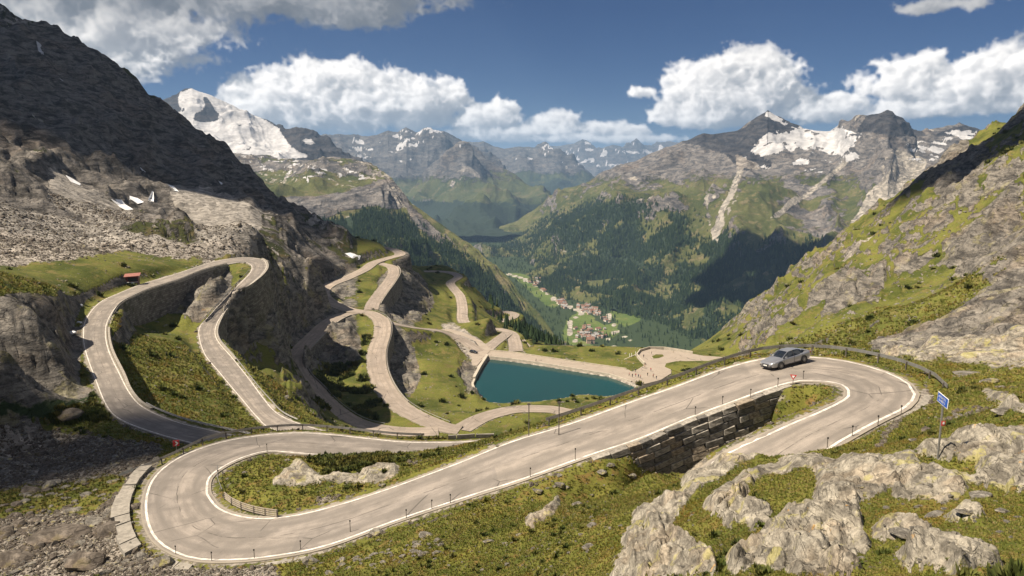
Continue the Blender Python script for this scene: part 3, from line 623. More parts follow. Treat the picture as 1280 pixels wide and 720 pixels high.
# broken blocks: every cell of the rock keeps its own height and tilt, with cracks between
for S, lo, hi, amp in ((0.45, 9, 40, 0.40), (1.5, 12, 110, 0.30), (4.2, 14, 160, 0.20), (9.0, 90, 500, 0.6), (22.0, 240, 1500, 0.55)):
    wgt = rock * sstep(R, lo * 0.8, lo * 1.3) * (1 - sstep(R, hi * 0.8, hi)) * (0.35 + 0.65 * near_calm) * blockz; idx = np.where(wgt > 0.03)
    if len(idx[0]) == 0: continue
    x, y, z = TX[idx], TY[idx], TZ[idx]; wr = 0.35 * perlin(x / S, y / S, z / S, 61)
    u = (x * 0.83 + y * 0.55) / S / 2.1 + wr; v = (-x * 0.55 + y * 0.83) / S + wr; ww = (z + 0.45 * x + 0.3 * y) / S * 1.5
    f1, f2, rid, tl = cells(u, v, ww, 5)
    bump[idx] += wgt[idx] * S * amp * ((rid - 0.5) * 0.34 + tl * 0.28 - 0.22 * (1 - sstep(f2 - f1, 0.0, 0.10)))
dip = TX * 0.45 + TY * 0.35 + TZ * 1.0 + 3.0 * perlin(TX / 14, TY / 14, None, 90)
for st, lo, hi in ((0.42, 9, 55), (1.3, 12, 110), (4.5, 70, 500), (15, 260, 1500)):
    u = dip / st + 0.6 * perlin(TX / st / 5, TY / st / 5, TZ / st / 5, 91); fr = u - np.floor(u); saw = sstep(fr, 0.0, 0.35) - fr
    bump += rock * saw * st * (0.42 if st < 2 else 0.34) * (near_calm if st > 2 else 1) * sstep(R, lo * 0.7, lo) * (1 - sstep(R, hi, hi * 1.3))
face = sstep(R, 300, 420) * leftz
gul = fbm(TX * 0.25 + TY * 0.1, TY * 0.12 - TX * 0.05, None, 11, 4, 0.5, 33, 'ridge')
bump += face * rock * (gul - 0.4) * 12
gul2 = fbm(TX * 0.05 + TY * 0.35, TX * 0.4 - TY * 0.02, None, 22, 4, 0.5, 35, 'ridge')
bump += far_right * sstep(R, 120, 300) * (gul2 - 0.4) * 14
bump += rk * fore * 0.20 * sstep(rk, 0.3, 0.9)
TZ = TZ + bump
# flats
for nm, (pl, z, T) in FLATS.items():
    xs = [p[0] for p in pl]; ys = [p[1] for p in pl]
    ws = window(min(xs), min(ys), max(xs), max(ys), T + 4)
    ins, dm = in_poly(TX[ws], TY[ws], pl); e = np.where(ins, -dm, dm)
    if nm == 'lake':
        w = 1 - sstep(e, -3.0, 1.5)
        TZ[ws] = TZ[ws] * (1 - w) + (z) * w
        near = (e > -3) & (e < 14); TZ[ws] = np.where((e > 0.2), np.maximum(TZ[ws], -LAKE_H + 0.25 + np.clip(e, 0, 3) * 0.15), TZ[ws])
        LAKEE = (ws, e)
    else:
        w = 1 - sstep(e, 0.4, 0.4 + T); TZ[ws] = TZ[ws] * (1 - w) + (z - 0.25) * w
        BE[ws] = np.minimum(BE[ws], e)
BW = np.minimum(BW, 1)
TZ = TZ * (1 - BW) + (BZ - 0.05 - 0.0007 * R) * BW
def ground(x, y):
    t = (math.atan2(x, y) - TH0) / (TH1 - TH0) * (NA - 1); l = (math.log(math.hypot(x, y)) - math.log(R0)) / math.log(R1 / R0) * (NR - 1)
    t = min(max(t, 0), NA - 1.001); l = min(max(l, 0), NR - 1.001); i, j = int(l), int(t); a, b = l - i, t - j
    return float((TZ[i, j] * (1 - b) + TZ[i, j + 1] * b) * (1 - a) + (TZ[i + 1, j] * (1 - b) + TZ[i + 1, j + 1] * b) * a)
def hit(px, py, ymin=12, ymax=1450):
    """first ground point seen through a pixel of the photograph"""
    d = ray(px, py); a, b = math.hypot(d[0], d[1]), d[2]; r = ymin; prev = ymin
    while r < ymax:
        x, y, z = d[0] * r / a, d[1] * r / a, b * r / a
        if ground(x, y) >= z:
            lo, hi = prev, r
            for _ in range(12):
                m = (lo + hi) / 2
                if ground(d[0] * m / a, d[1] * m / a) >= b * m / a: hi = m
                else: lo = m
            return Vector((d[0] * hi / a, d[1] * hi / a, b * hi / a))
        prev = r; r *= 1.006
    return None
# final covers
gz = np.gradient(TZ, axis=0) / np.gradient(R, axis=0); gt = np.gradient(TZ, axis=1) / (R * (th1[1] - th1[0])); sl2 = np.hypot(gz, gt)
g_noise = fbm(TX, TY, TZ, 9, 5, 0.6, 77); g_big = fbm(TX, TY, TZ, 90, 4, 0.6, 78)
leftm = sstep(R, 290, 380) * (1 - sstep(TPX, 430, 470))
rocky = np.clip(rk * 0.9 + sstep(sl2, 0.85, 1.3) * 0.75 * (1 - 0.8 * roadside * fore) + far_right * sstep(streak, 0.02, 0.42) * 0.50, 0, 1)
rocky = np.maximum(rocky, leftm * 0.78)
scree = np.clip(scr, 0, 1) * (0.60 + 0.4 * sstep(g_noise, -0.5, 0.1))
scree = np.maximum(scree, far_right * sstep(R, 110, 200) * sstep(fbm(TX * 0.25, TY, None, 30, 4, 0.6, 17), 0.25, 0.45) * 0.7)
scree = np.maximum(scree, leftm * sstep(g_big + 0.35 * g_noise, 0.12, 0.3) * (1 - sstep(sl2, 0.9, 1.2)) * 0.6)
scree = np.maximum(scree, fore * sstep(fbm(TX, TY, TZ, 5, 5, 0.65, 79), 0.18, 0.4) * 0.62 * (1 - rocky))
edge = (BE > -2) & (BE < 1.0)
scree = np.maximum(scree, np.where(edge, 0.58 - 0.25 * np.clip(BE, 0, 1), 0) * (R < 520))
ws, e = LAKEE; scree[ws] = np.maximum(scree[ws], np.where((e < 1.6), 0.8, 0)); 
grass = np.clip(1.0 - rocky * 1.0, 0, 1)
grass = np.where(leftm > 0.5, np.clip(grass + sstep(g_big, 0.0, 0.25) * 0.45, 0, 1), grass)
COV = np.stack([grass, scree, np.where(R > 300, SNOWP.at(TPX, TPY, 2), 0) , dk * 0.7], -1)
M_NEAR = terrain_mat('alpine_ground', 0.10, (0.165, 0.15, 0.125), (0.47, 0.43, 0.355), ((0.070, 0.082, 0.016), (0.150, 0.146, 0.032), (0.175, 0.115, 0.040)), (0.235, 0.21, 0.18), lichen=0.5, forest=(0.05, 0.065, 0.02))
M_MIDG = terrain_mat('slope_ground', 0.45, (0.085, 0.08, 0.075), (0.30, 0.275, 0.24), ((0.062, 0.075, 0.017), (0.140, 0.142, 0.034), (0.165, 0.135, 0.050)), (0.29, 0.262, 0.23), lichen=0.2, forest=(0.028, 0.042, 0.018))
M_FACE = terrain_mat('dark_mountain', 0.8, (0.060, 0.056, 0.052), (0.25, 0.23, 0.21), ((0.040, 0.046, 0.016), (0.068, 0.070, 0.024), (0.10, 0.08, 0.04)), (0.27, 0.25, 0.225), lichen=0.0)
V = np.stack([TX, TY, TZ], -1).reshape(-1, 3); F = grid_faces(NR, NA)[:, ::-1]
rr = R[:-1, :-1].ravel(); fpx = TPX[:-1, :-1].ravel(); fpy = TPY[:-1, :-1].ravel()
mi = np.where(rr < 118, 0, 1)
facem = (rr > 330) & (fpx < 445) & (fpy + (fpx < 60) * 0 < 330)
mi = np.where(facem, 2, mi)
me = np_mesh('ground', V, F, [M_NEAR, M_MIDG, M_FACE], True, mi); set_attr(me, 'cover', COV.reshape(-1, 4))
tag(link('ground', me), 'mountain ground of turf, scree and rock carrying the pass road', kind='structure')

# ------------------------------------------------------------------ road surfaces
def asphalt(name, lo, hi, sc=1.0):
    m = bpy.data.materials.new(name); m.use_nodes = True; g = NT(m.node_tree); b = m.node_tree.nodes['Principled BSDF']
    P = g.node('ShaderNodeTexCoord').outputs['Object']; uv = g.node('ShaderNodeAttribute', attribute_name='along')
    s3 = g.node('ShaderNodeSeparateColor'); g.put(s3.inputs[0], uv.outputs['Color'])
    u, v = s3.outputs[0], s3.outputs[1]
    cb = g.node('ShaderNodeCombineXYZ'); g.put(cb.inputs[0], g.math('MULTIPLY', u, 7.0)); g.put(cb.inputs[1], g.math('MULTIPLY', v, 0.12))
    st = g.noise(cb.outputs[0], 1.6, 5, 0.6)                       # streaks along the road
    n1 = g.noise(P, 0.35 * sc, 6, 0.62); n2 = g.noise(P, 9 * sc, 4, 0.7)
    c = g.mix(g.smooth(n1, 0.34, 0.66), lo, hi)
    c = g.mix(g.smooth(st, 0.40, 0.66, 0.0, 0.55), c, tuple(k * 0.80 for k in lo))
    pc = g.node('ShaderNodeCombineXYZ'); g.put(pc.inputs[0], g.math('MULTIPLY', v, 0.05)); g.put(pc.inputs[1], g.math('MULTIPLY', u, 1.0)); pb = g.node('ShaderNodeTexBrick'); g.put(pb.inputs['Vector'], pc.outputs[0]); pb.inputs['Scale'].default_value = 1.0; pb.inputs['Row Height'].default_value = 0.5; pb.inputs['Brick Width'].default_value = 0.9; pb.inputs['Mortar Size'].default_value = 0.0; pb.inputs['Color1'].default_value = (0.80, 0.80, 0.81, 1); pb.inputs['Color2'].default_value = (1.1, 1.08, 1.05, 1)
    c = g.mix(0.8, c, g.mix(1.0, c, pb.outputs['Color'], 'MULTIPLY'))
    # two wheel tracks a little darker, polished
    tr = g.math('ABSOLUTE', g.math('SUBTRACT', g.math('ABSOLUTE', g.math('SUBTRACT', u, 0.5)), 0.26))
    c = g.mix(g.math('MULTIPLY', g.smooth(tr, 0.10, 0.0), g.smooth(n1, 0.3, 0.6, 0.3, 0.75)), c, tuple(k * 0.80 for k in lo))
    # sealed cracks and patches
    ck = g.voro(g.vmath('ADD', g.scaled(P, (0.16 * sc, 0.16 * sc, 0.05)), g.vmath('SCALE', g.node('ShaderNodeTexNoise').outputs['Color'], 0.35)), 1.0, 'Distance', 'DISTANCE_TO_EDGE')
    c = g.mix(g.math('MULTIPLY', g.smooth(ck, 0.012, 0.004), g.smooth(g.noise(P, 0.2, 3), 0.47, 0.56, 0, 0.75)), c, (0.06, 0.055, 0.05))
    seam = g.math('ABSOLUTE', g.math('SUBTRACT', g.math('MULTIPLY_ADD', g.math('SUBTRACT', n1, 0.5), 0.05, u), 0.5))
    c = g.mix(g.math('MULTIPLY', g.smooth(seam, 0.010, 0.003), g.smooth(g.noise(P, 0.5, 3), 0.45, 0.55, 0, 0.8)), c, (0.07, 0.062, 0.055))
    c = g.mix(g.smooth(n2, 0.42, 0.6, 0.16, 0.0), c, (0.08, 0.075, 0.07))
    ed = g.math('ABSOLUTE', g.math('SUBTRACT', u, 0.5))
    c = g.mix(g.math('MULTIPLY', g.smooth(g.math('MULTIPLY_ADD', n2, 0.03, ed), 0.475, 0.505), 0.7), c, (0.27, 0.24, 0.19))
    g.put(b.inputs['Base Color'], c); b.inputs['Roughness'].default_value = 0.85; b.inputs['Specular IOR Level'].default_value = 0.2
    bn = g.node('ShaderNodeBump'); bn.inputs['Strength'].default_value = 0.3; bn.inputs['Distance'].default_value = 0.02; g.put(bn.inputs['Height'], n2); g.l.new(bn.outputs[0], b.inputs['Normal'])
    return m
M_ROAD = asphalt('worn_asphalt', (0.195, 0.175, 0.156), (0.315, 0.28, 0.248)); M_ROAD2 = asphalt('far_asphalt', (0.29, 0.245, 0.205), (0.37, 0.315, 0.27), 0.4)
M_LINE = mat('line_paint', (0.52, 0.485, 0.44), 0.8, var=0.32, scale=1.6)
def up(v, d): return Vector((v.x, v.y, v.z + d))
def road_mesh(nm, rd, lift=0.0):
    V = []; A = []; F = []; s = 0; prev = None; K = 5
    for a, b, i in rd['p']:
        c = (a + b) / 2; s += (c - prev).length if prev else 0; prev = c
        V.append(up(a, -1.0 + lift)); A.append((0, s / 10, 0, 1))
        for k in range(K): V.append(up(a.lerp(b, k / (K - 1)), lift)); A.append((k / (K - 1), s, 0, 1))
        V.append(up(b, -1.0 + lift)); A.append((1, s, 0, 1))
    n = K + 2; A = np.array(A); 
    for j in range(len(rd['p']) - 1):
        for k in range(n - 1): F.append((j * n + k, (j + 1) * n + k, (j + 1) * n + k + 1, j * n + k + 1))
    me = np_mesh('road', np.array([tuple(v) for v in V]), np.array(F), [M_ROAD if nm in ('main', 'left') else M_ROAD2], False); set_attr(me, 'along', A)
    bm = bmesh.new(); bm.from_mesh(me); bmesh.ops.recalc_face_normals(bm, faces=bm.faces)
    if sum(f.normal.z for f in bm.faces) < 0: bmesh.ops.reverse_faces(bm, faces=bm.faces)
    bm.to_mesh(me); bm.free()
    return tag(link('road', me), None, kind='structure')
LIFT = {'main': 0, 'left': 0, 'loop': 0, 'fork': -0.012, 'bluff': -0.02, 'lane': -0.016, 'lower': 0, 'link': -0.02, 'deep': 0, 'bend': -0.008, 'exit': -0.03}
RLAB = {'main': 'beige asphalt road of the two near hairpins', 'left': 'road climbing on the left round the walled hairpin', 'loop': 'road of the middle switchbacks', 'fork': 'branch road curving down left of the rocky wedge',
 'bluff': 'short shaded road under the bluff', 'lane': 'lane to the parking area above the lake', 'lower': 'road dropping behind the lake', 'link': 'ramp joining the dam', 'deep': 'tiny bend deep in the wooded slope', 'bend': 'small bend of road below the lake', 'exit': 'road leaving below the dam'}
def ribbon(pts, w, lift, name, m, parent, dash=None):
    V = []; F = []
    for i, p in enumerate(pts):
        d = pts[min(i + 1, len(pts) - 1)] - pts[max(i - 1, 0)]; n = Vector((-d.y, d.x, 0)).normalized() * w / 2
        V += [tuple(up(p + n, lift)), tuple(up(p - n, lift))]
    for i in range(len(pts) - 1): F.append((2 * i, 2 * i + 1, 2 * i + 3, 2 * i + 2))
    me = bpy.data.meshes.new(name); me.from_pydata(V, [], F); me.materials.append(m); o = link(name, me, parent)
    return o
for nm, rd in ROADS.items():
    o = road_mesh(nm, rd, LIFT[nm]); o['label'] = RLAB[nm]
    if rd['lines']:
        k = 0.5 if nm == 'main' else 0.35; lw = 0.22 if nm == 'main' else 0.18
        A = [a + (b - a).normalized() * k for a, b, i in rd['p']]; B = [b + (a - b).normalized() * k for a, b, i in rd['p']]
        ribbon(A, lw, LIFT[nm] + 0.012, 'edge_line', M_LINE, o); ribbon(B, lw, LIFT[nm] + 0.012, 'edge_line', M_LINE, o)
# ------------------------------------------------------------------ mountains: surfaces through surveyed lines (px, py, distance), then broken by noise
def loft(name, rows, nu, nv, amp, wl, mats, cover, label, spur=(0, 1), seed=0, crest_keep=0.45, back=900, hold=(), weights=None):
    rows = [[PY(*p) for p in r] for r in rows]; U = np.linspace(0, 1, nu)
    def row_pts(src, r):
        t = np.array([(p[0] - src[0][0]) / (src[-1][0] - src[0][0]) for p in src]); a = np.array(r); return np.stack([np.interp(U, t, a[:, k]) for k in range(3)], 1)
    G = [row_pts(s, r) for s, r in zip(ROWSRC, rows)]
    c0 = G[0]; bk = c0.copy(); dirv = c0[:, :2] / np.linalg.norm(c0[:, :2], axis=1)[:, None]; bk[:, :2] += dirv * back; bk[:, 2] -= back * 0.75
    G = [bk] + G
    d = [np.linalg.norm(b - a, axis=1).mean() for a, b in zip(G, G[1:])]; d[0] *= 0.25; cum = np.concatenate([[0], np.cumsum(d)]); cum /= cum[-1]
    vv = np.linspace(0, 1, nv)
    if weights is not None: vv = weights(vv)
    G = np.array(G); k = np.clip(np.searchsorted(cum, vv, side='right') - 1, 0, len(G) - 2); t = ((vv - cum[k]) / (cum[k + 1] - cum[k]))
    P1, P2 = G[k], G[k + 1]; tt = t[:, None, None]
    P = P1 * (1 - tt) + P2 * tt
    # soften the breaks between rows a little
    for _ in range(3): P[1:-1] = np.where((np.abs(vv[1:-1] - cum[1]) > 0.5 / nv)[:, None, None], (P[:-2] + 2 * P[1:-1] + P[2:]) / 4, P[1:-1])
    du = np.gradient(P, axis=1); dv = np.gradient(P, axis=0); N = np.cross(du, dv); N /= np.linalg.norm(N, axis=2)[..., None] + 1e-9
    if N[nv // 2, nu // 2, 2] < 0: N = -N
    X, Yv, Z = P[..., 0], P[..., 1], P[..., 2]
    vmap = np.broadcast_to(vv[:, None], X.shape)
    taper = crest_keep + (1 - crest_keep) * sstep(np.abs(vmap - cum[1]), 0, 0.10)
    n = fbm(X, Yv, Z * 1.3, wl, 7, 0.52, seed, 'ridge') - 0.42
    n2 = fbm(X, Yv, Z, wl * 0.35, 5, 0.55, seed + 11)
    su = np.cumsum(np.linalg.norm(du, axis=2), axis=1); sv = np.cumsum(np.linalg.norm(dv, axis=2), axis=0)
    warp = fbm(X, Yv, Z, wl * 0.8, 3, 0.5, seed + 23) * wl * 0.35
    sp_ = fbm(su + warp, sv * 0.22, None, spur[1], 4, 0.5, seed + 31, 'ridge') - 0.42
    low = 0.35 + 0.65 * sstep(1 - vmap, 0.0, 0.15)
    disp = (n * amp + n2 * amp * 0.30 + sp_ * spur[0]) * taper * low
    P = P + N * (disp * 0.55)[..., None]; P[..., 2] += disp * 0.55
    px, py = project(P[..., 0], P[..., 1], P[..., 2])
    gu = np.gradient(P, axis=1); gv = np.gradient(P, axis=0); NN = np.cross(gu, gv); NN /= np.linalg.norm(NN, axis=2)[..., None] + 1e-9
    steep = 1 - np.abs(NN[..., 2])
    cov, midx = cover(P, px, py, steep, vmap)
    F = grid_faces(nv, nu)
    if np.cross(P[nv // 2, nu // 2 + 1] - P[nv // 2, nu // 2], P[nv // 2 + 1, nu // 2] - P[nv // 2, nu // 2])[2] < 0: F = F[:, ::-1]
    me = np_mesh(name, P.reshape(-1, 3), F, mats, True, None if midx is None else midx[:-1, :-1].ravel()); set_attr(me, 'cover', cov.reshape(-1, 4))
    tag(link(name, me), label, kind='structure'); return P, cov, px, py
FOREST = []   # (positions, size)
def plant(P, dens, n, size, keep=None):
    """scatter n trees by area x density over a loft grid"""
    a = P[1:, :-1] - P[:-1, :-1]; b = P[:-1, 1:] - P[:-1, :-1]; area = np.linalg.norm(np.cross(a, b), axis=2); w = area * dens[:-1, :-1]; w = w.ravel() / w.sum()
    c = RNG.choice(len(w), n, p=w); i, j = c // (P.shape[1] - 1), c % (P.shape[1] - 1); s, t = RNG.random(n)[:, None], RNG.random(n)[:, None]
    Q = P[i, j] * (1 - s) * (1 - t) + P[i + 1, j] * s * (1 - t) + P[i, j + 1] * (1 - s) * t + P[i + 1, j + 1] * s * t
    FOREST.append((Q, size * RNG.uniform(0.6, 1.25, n)))
M_MID = terrain_mat('wooded_mountain', 5.0, (0.085, 0.085, 0.09), (0.27, 0.25, 0.235), ((0.052, 0.064, 0.022), (0.098, 0.102, 0.038), (0.155, 0.132, 0.072)), (0.31, 0.285, 0.25), forest=(0.022, 0.034, 0.020))
M_DARKR = terrain_mat('dark_summit_rock', 6.0, (0.030, 0.032, 0.040), (0.095, 0.092, 0.095), ((0.05, 0.06, 0.02), (0.085, 0.085, 0.035), (0.12, 0.105, 0.06)), (0.24, 0.215, 0.19), sharp=1.1)
M_FAR = terrain_mat('far_mountain', 10.0, (0.075, 0.078, 0.085), (0.20, 0.19, 0.185), ((0.045, 0.060, 0.025), (0.075, 0.085, 0.035), (0.12, 0.11, 0.06)), (0.25, 0.23, 0.21), forest=(0.02, 0.03, 0.02), sharp=1.1)

# --- the long mountain on the right of the valley
cols = [588,650,700,760,820,880,920,960,1005,1040,1080,1110,1140,1200,1240,1310]
def R_(ys, Ys): return list(zip(cols, ys, Ys))
r_rows = [R_([302,270,238,214,184,162,156,132,156,157,143,137,165,147,165,190],[6300,6000,6000,5900,5700,5500,5500,5400,5400,5300,4700,4500,4800,5000,5000,5000]),
 R_([303,280,250,226,203,190,188,176,178,176,168,160,180,168,180,205],[6200,5800,5700,5500,5300,5100,5000,5000,5050,5000,4400,4250,4550,4700,4700,4700]),
 R_([304,288,262,238,222,212,210,205,200,203,196,190,205,200,205,220],[6000,5500,5300,5100,4900,4600,4500,4450,4500,4450,4100,3950,4100,4250,4250,4250]),
 R_([306,303,280,258,243,248,252,250,245,245,250,250,250,245,245,250],[5700,5000,4600,4400,4200,4000,3900,3800,3800,3700,3500,3400,3400,3400,3300,3200]),
 R_([309,322,322,325,328,330,330,330,325,320,320,320,320,320,320,320],[5400,4400,3900,3700,3500,3350,3200,3100,3000,2950,2850,2800,2700,2700,2600,2500]),
 R_([312,350,378,390,408,442,460,470,480,490,490,490,490,490,490,490],[5100,3850,3150,2950,2700,2280,2120,2080,2000,1950,1950,1950,1950,1950,1950,1950])]
WOOD = Cover()
for pl in [[(612,318),(660,292),(700,268),(740,255),(790,252),(830,262),(868,272),(850,290),(880,300),(905,290),(930,300),(960,330),(1010,330),(1045,350),(1000,400),(950,440),(850,450),(790,405),(730,385),(690,372),(650,345)],
  [(300,285),(420,275),(470,262),(500,270),(560,305),(610,345),(660,395),(690,425),(700,470),(700,500),(300,500)]]: WOOD.poly(pl, 1.0)
WOOD.poly([(620,330),(650,300),(700,290),(720,330),(670,355)], 0.5).poly([(790,262),(830,265),(850,280),(820,295),(800,285)], 0.25).poly([(860,390),(900,375),(960,300),(1010,295),(1060,330),(1020,400),(940,440),(860,440)], 0.95)
WOOD.line([(690,290),(684,318)], 4, 0.1).line([(735,300),(728,330)], 4, 0.1).line([(850,258),(880,268),(893,302)], 5, 0.05).line([(700,316),(745,320),(800,328),(870,323)], 3.0, 0.0)
WOOD.blur(2)
SCM = Cover()
for l, w in [([(922,200),(925,215),(915,240),(902,262),(893,304)], 6), ([(925,240),(912,262),(893,304)], 3), ([(884,240),(885,270),(893,303)], 3), ([(1060,200),(1020,235),(985,258),(972,270)], 5), ([(1010,225),(985,255),(960,275)],3),
   ([(683,310),(730,318),(775,322),(800,330),(872,322)], 2.6), ([(770,322),(800,330)], 5), ([(1085,250),(1060,285)], 3), ([(1110,235),(1085,270)], 4), ([(440,306),(500,299),(545,293),(562,288)], 2.4), ([(1010,265),(995,300)],2.5)]: SCM.line(l, w)
for pl in [[(1120,185),(1160,200),(1150,235),(1110,250),(1090,270),(1060,285),(1085,240),(1110,215)], [(915,190),(950,205),(955,215),(930,210)], [(430,275),(436,262),(442,285),(438,295)]]: SCM.poly(pl, 0.8)
SCM.blur(1)
SNM = Cover()
for pl in [[(936,192),(951,168),(998,157),(1052,156),(1080,165),(1066,186),(1052,199),(1018,186),(985,190),(951,196)], [(951,144),(961,140),(990,152),(983,157)], [(1176,166),(1213,158),(1224,163),(1206,178),(1186,172)], [(1133,180),(1186,184),(1196,178),(1172,194),(1152,192)],
   [(1060,190),(1085,180),(1075,196),(1055,206)]]: SNM.poly(pl)
for l in [[(1113,200),(1133,222)],[(1120,195),(1140,212)],[(1138,195),(1150,208)],[(860,170),(880,165)],[(930,180),(945,165)]]: SNM.line(l, 2.5)
SNM.blur(1)
SPK = Cover(); SPK.poly([(900,190),(960,195),(1075,190),(1070,215),(980,218),(930,205)]).poly([(1120,180),(1230,165),(1230,195),(1140,205)]); SPK.blur(4)
DRK = Cover(); DRK.poly([(840,178),(870,162),(930,160),(958,128),(1000,150),(995,172),(950,170),(945,185),(960,200),(975,208),(925,212),(905,190),(860,180)]).poly([(1060,168),(1085,135),(1125,135),(1160,165),(1230,145),(1240,175),(1140,175)], 0.6); DRK.blur(2)
def r_cover(P, px, py, steep, v):
    n = fbm(P[..., 0], P[..., 1], P[..., 2], 260, 5, 0.62, 70)
    wood = WOOD.at(px, py, 7, 72) * sstep(n + 0.5 * fbm(P[..., 0], P[..., 1], P[..., 2], 90, 3, 0.6, 73), -0.30, 0.12); snow = SNM.at(px, py, 2.5, 74)
    spk = SPK.at(px, py, 4) * sstep(fbm(P[..., 0], P[..., 1], P[..., 2] * 2.5, 130, 4, 0.6, 75), 0.10, 0.2)
    snow = snow * sstep(fbm(P[..., 0], P[..., 1] * .5, P[..., 2] * 2, 150, 5, 0.62, 77) + 0.25 * (snow > .95), -0.08, 0.08); snow = np.maximum(snow, spk); scree = np.maximum(SCM.at(px, py, 3, 76) * 1.1, sstep(n, 0.22, 0.42) * 0.8 * (py < 250))
    high = sstep(-py, -265, -195)
    rock = np.clip(sstep(steep, 0.34, 0.6) * 0.9 + high * 0.75 + DRK.at(px, py, 3) + 0.5 * sstep(n, 0.05, 0.4), 0, 1)
    rock = np.where((px > 980) & (py > 190), np.maximum(rock, sstep(n, -0.15, 0.25) * 0.9), rock)
    grass = 1 - rock; scree = np.clip(scree, 0, 1)
    mi = (DRK.at(px, py, 5, 79) > 0.5).astype(int)
    return np.stack([grass, scree, snow, wood * 0.95], -1), mi
ROWSRC = r_rows
RP, RC_, rpx, rpy = loft('mountainside', r_rows, 760, 280, 150, 900, [M_MID, M_DARKR], r_cover, 'long mountain on the right of the valley, wooded below, with a glacier under its dark summit', (60, 420), 1)
wood = RC_[..., 3] * (1 - np.clip(RC_[..., 1] * 1.3, 0, 1)); plant(RP, wood * ((RC_[..., 2] < 0.3)), 30000, 21)

# --- wooded flank with the high plateau, left of the valley
m_rows = [[(236,196,4300),(270,190,4200),(300,192,3900),(350,195,3700),(400,197,3500),(440,197,3400),(462,203,3350),(490,221,3100),(515,252,3000),(560,285,2900),(600,313,2750),(640,350,2600),(675,393,2450),(697,425,2350),(716,452,2250)],
 [(236,250,3000),(300,246,2900),(350,244,2850),(400,243,2780),(444,234,2850),(480,228,2950),(502,250,2850),(545,288,2750),(585,320,2600),(628,359,2450),(663,400,2350),(686,430,2280),(704,456,2200)],
 [(236,290,2800),(300,282,2720),(350,276,2700),(400,270,2680),(440,260,2700),(470,252,2780),(495,275,2650),(535,305,2550),(575,335,2450),(615,371,2350),(650,406,2250),(676,436,2200),(694,460,2150)],
 [(236,420,1700),(300,410,1700),(400,390,1700),(450,380,1700),(480,375,1700),(520,385,1700),(560,400,1750),(600,420,1800),(630,440,1850),(655,455,1900),(675,472,1950),(690,486,1980)]]
SNP = Cover(); SNP.poly([(290,190),(350,192),(440,203),(470,215),(440,232),(360,225),(300,205)]).poly([(380,222),(470,222),(460,232),(380,238)], 0.6); SNP.blur(4)
CLF = Cover(); CLF.poly([(230,262),(300,250),(400,245),(444,236),(478,226),(498,222),(512,250),(500,262),(470,256),(440,262),(400,275),(300,290),(230,300)]).poly([(505,250),(520,262),(560,300),(552,306),(512,275)], .8).poly([(300,205),(400,203),(440,208),(436,214),(380,212),(300,216)], .8); CLF.blur(1)
GRASSY = Cover();  # grass strips and thinner wood on the flank
for l in [[(500,300),(510,320)],[(535,300),(560,340)],[(470,290),(500,320)],[(440,300),(450,330)],[(560,330),(590,360)]]: GRASSY.line(l, 7)
GRASSY.poly([(505,320),(560,330),(590,370),(540,370)], 0.35); GRASSY.blur(3)
def m_cover(P, px, py, steep, v):
    n = fbm(P[..., 0], P[..., 1], P[..., 2], 180, 5, 0.62, 80); n3 = fbm(P[..., 0], P[..., 1], P[..., 2] * 3, 55, 4, 0.6, 85)
    top = (v < 0.36) & (py < 262)
    wood = np.where(v > 0.33, WOOD.at(px, py, 5, 82) * sstep(n, -0.38, -0.05), 0) * (1 - GRASSY.at(px, py, 6, 84) * 0.9)
    snow = SNP.at(px, py, 4, 83) * sstep(n3, 0.14, 0.22) 
    scree = np.maximum(SCM.at(px, py, 2), 0)
    rock = np.clip(sstep(steep, 0.42, 0.62) + CLF.at(px, py, 5, 81) * 1.1 + (v > .33) * sstep(n, .18, .4) * .8, 0, 1); wood = wood * (1 - CLF.at(px, py, 5, 81))
    scree = np.maximum(scree, top * sstep(n3, -.05, .2) * .62)
    rock = np.where(top & (py < 222), np.maximum(rock, 0.35 + 0.4 * sstep(n, -0.2, 0.2)), rock)
    return np.stack([1 - rock, scree, snow, wood], -1), None
ROWSRC = m_rows
MP, MC_, mpx, mpy = loft('plateau_mountain', m_rows, 480, 240, 85, 520, [M_MID], m_cover, 'mountain with a bare snow-flecked plateau above a cliff and a wooded flank left of the valley', (30, 260), 2, crest_keep=0.25)
plant(MP, MC_[..., 3] * (1 - np.clip(MC_[..., 1] * 1.5, 0, 1)), 22000, 16)

# --- glacier mountain behind the dark face
ROWSRC = g_rows = [[(90,150,6900),(170,140,6900),(186,130,6800),(203,121,6700),(226,114,6600),(240,111,6500),(262,116,6500),(290,128,6500),(318,142,6400),(340,150,6300),(356,160,6200),(370,155,6100),(384,161,6000),(400,172,6000),(416,181,5900),(436,195,5800),(470,215,5700)],
 [(90,190,6200),(190,150,6100),(240,140,6000),(290,160,5900),(340,178,5700),(375,172,5600),(410,190,5500),(440,205,5300),(470,225,5200)],
 [(90,300,5000),(200,240,4900),(300,220,4800),(400,215,4700),(470,235,4700)]]
GSN = Cover(); GSN.poly([(222,116),(240,110),(262,116),(295,130),(350,160),(362,185),(395,196),(340,200),(280,198),(240,175),(205,160),(215,147),(222,140)])
for pl in [[(242,145),(262,128),(275,145),(270,153),(243,153)], [(255,118),(265,128),(262,138),(254,125)], [(292,152),(305,157),(300,160)], [(186,130),(220,118),(222,140),(212,148),(200,146)], [(222,135),(232,135),(228,142)]]: GSN.poly(pl, 0)
GSN.poly([(376,172),(392,176),(396,182),(380,180)]).poly([(355,165),(362,178),(380,196),(368,190)]).blur(1)
CRV = Cover(); CRV.poly([(265,175),(310,180),(360,190),(395,198),(300,200)]); CRV.blur(5)
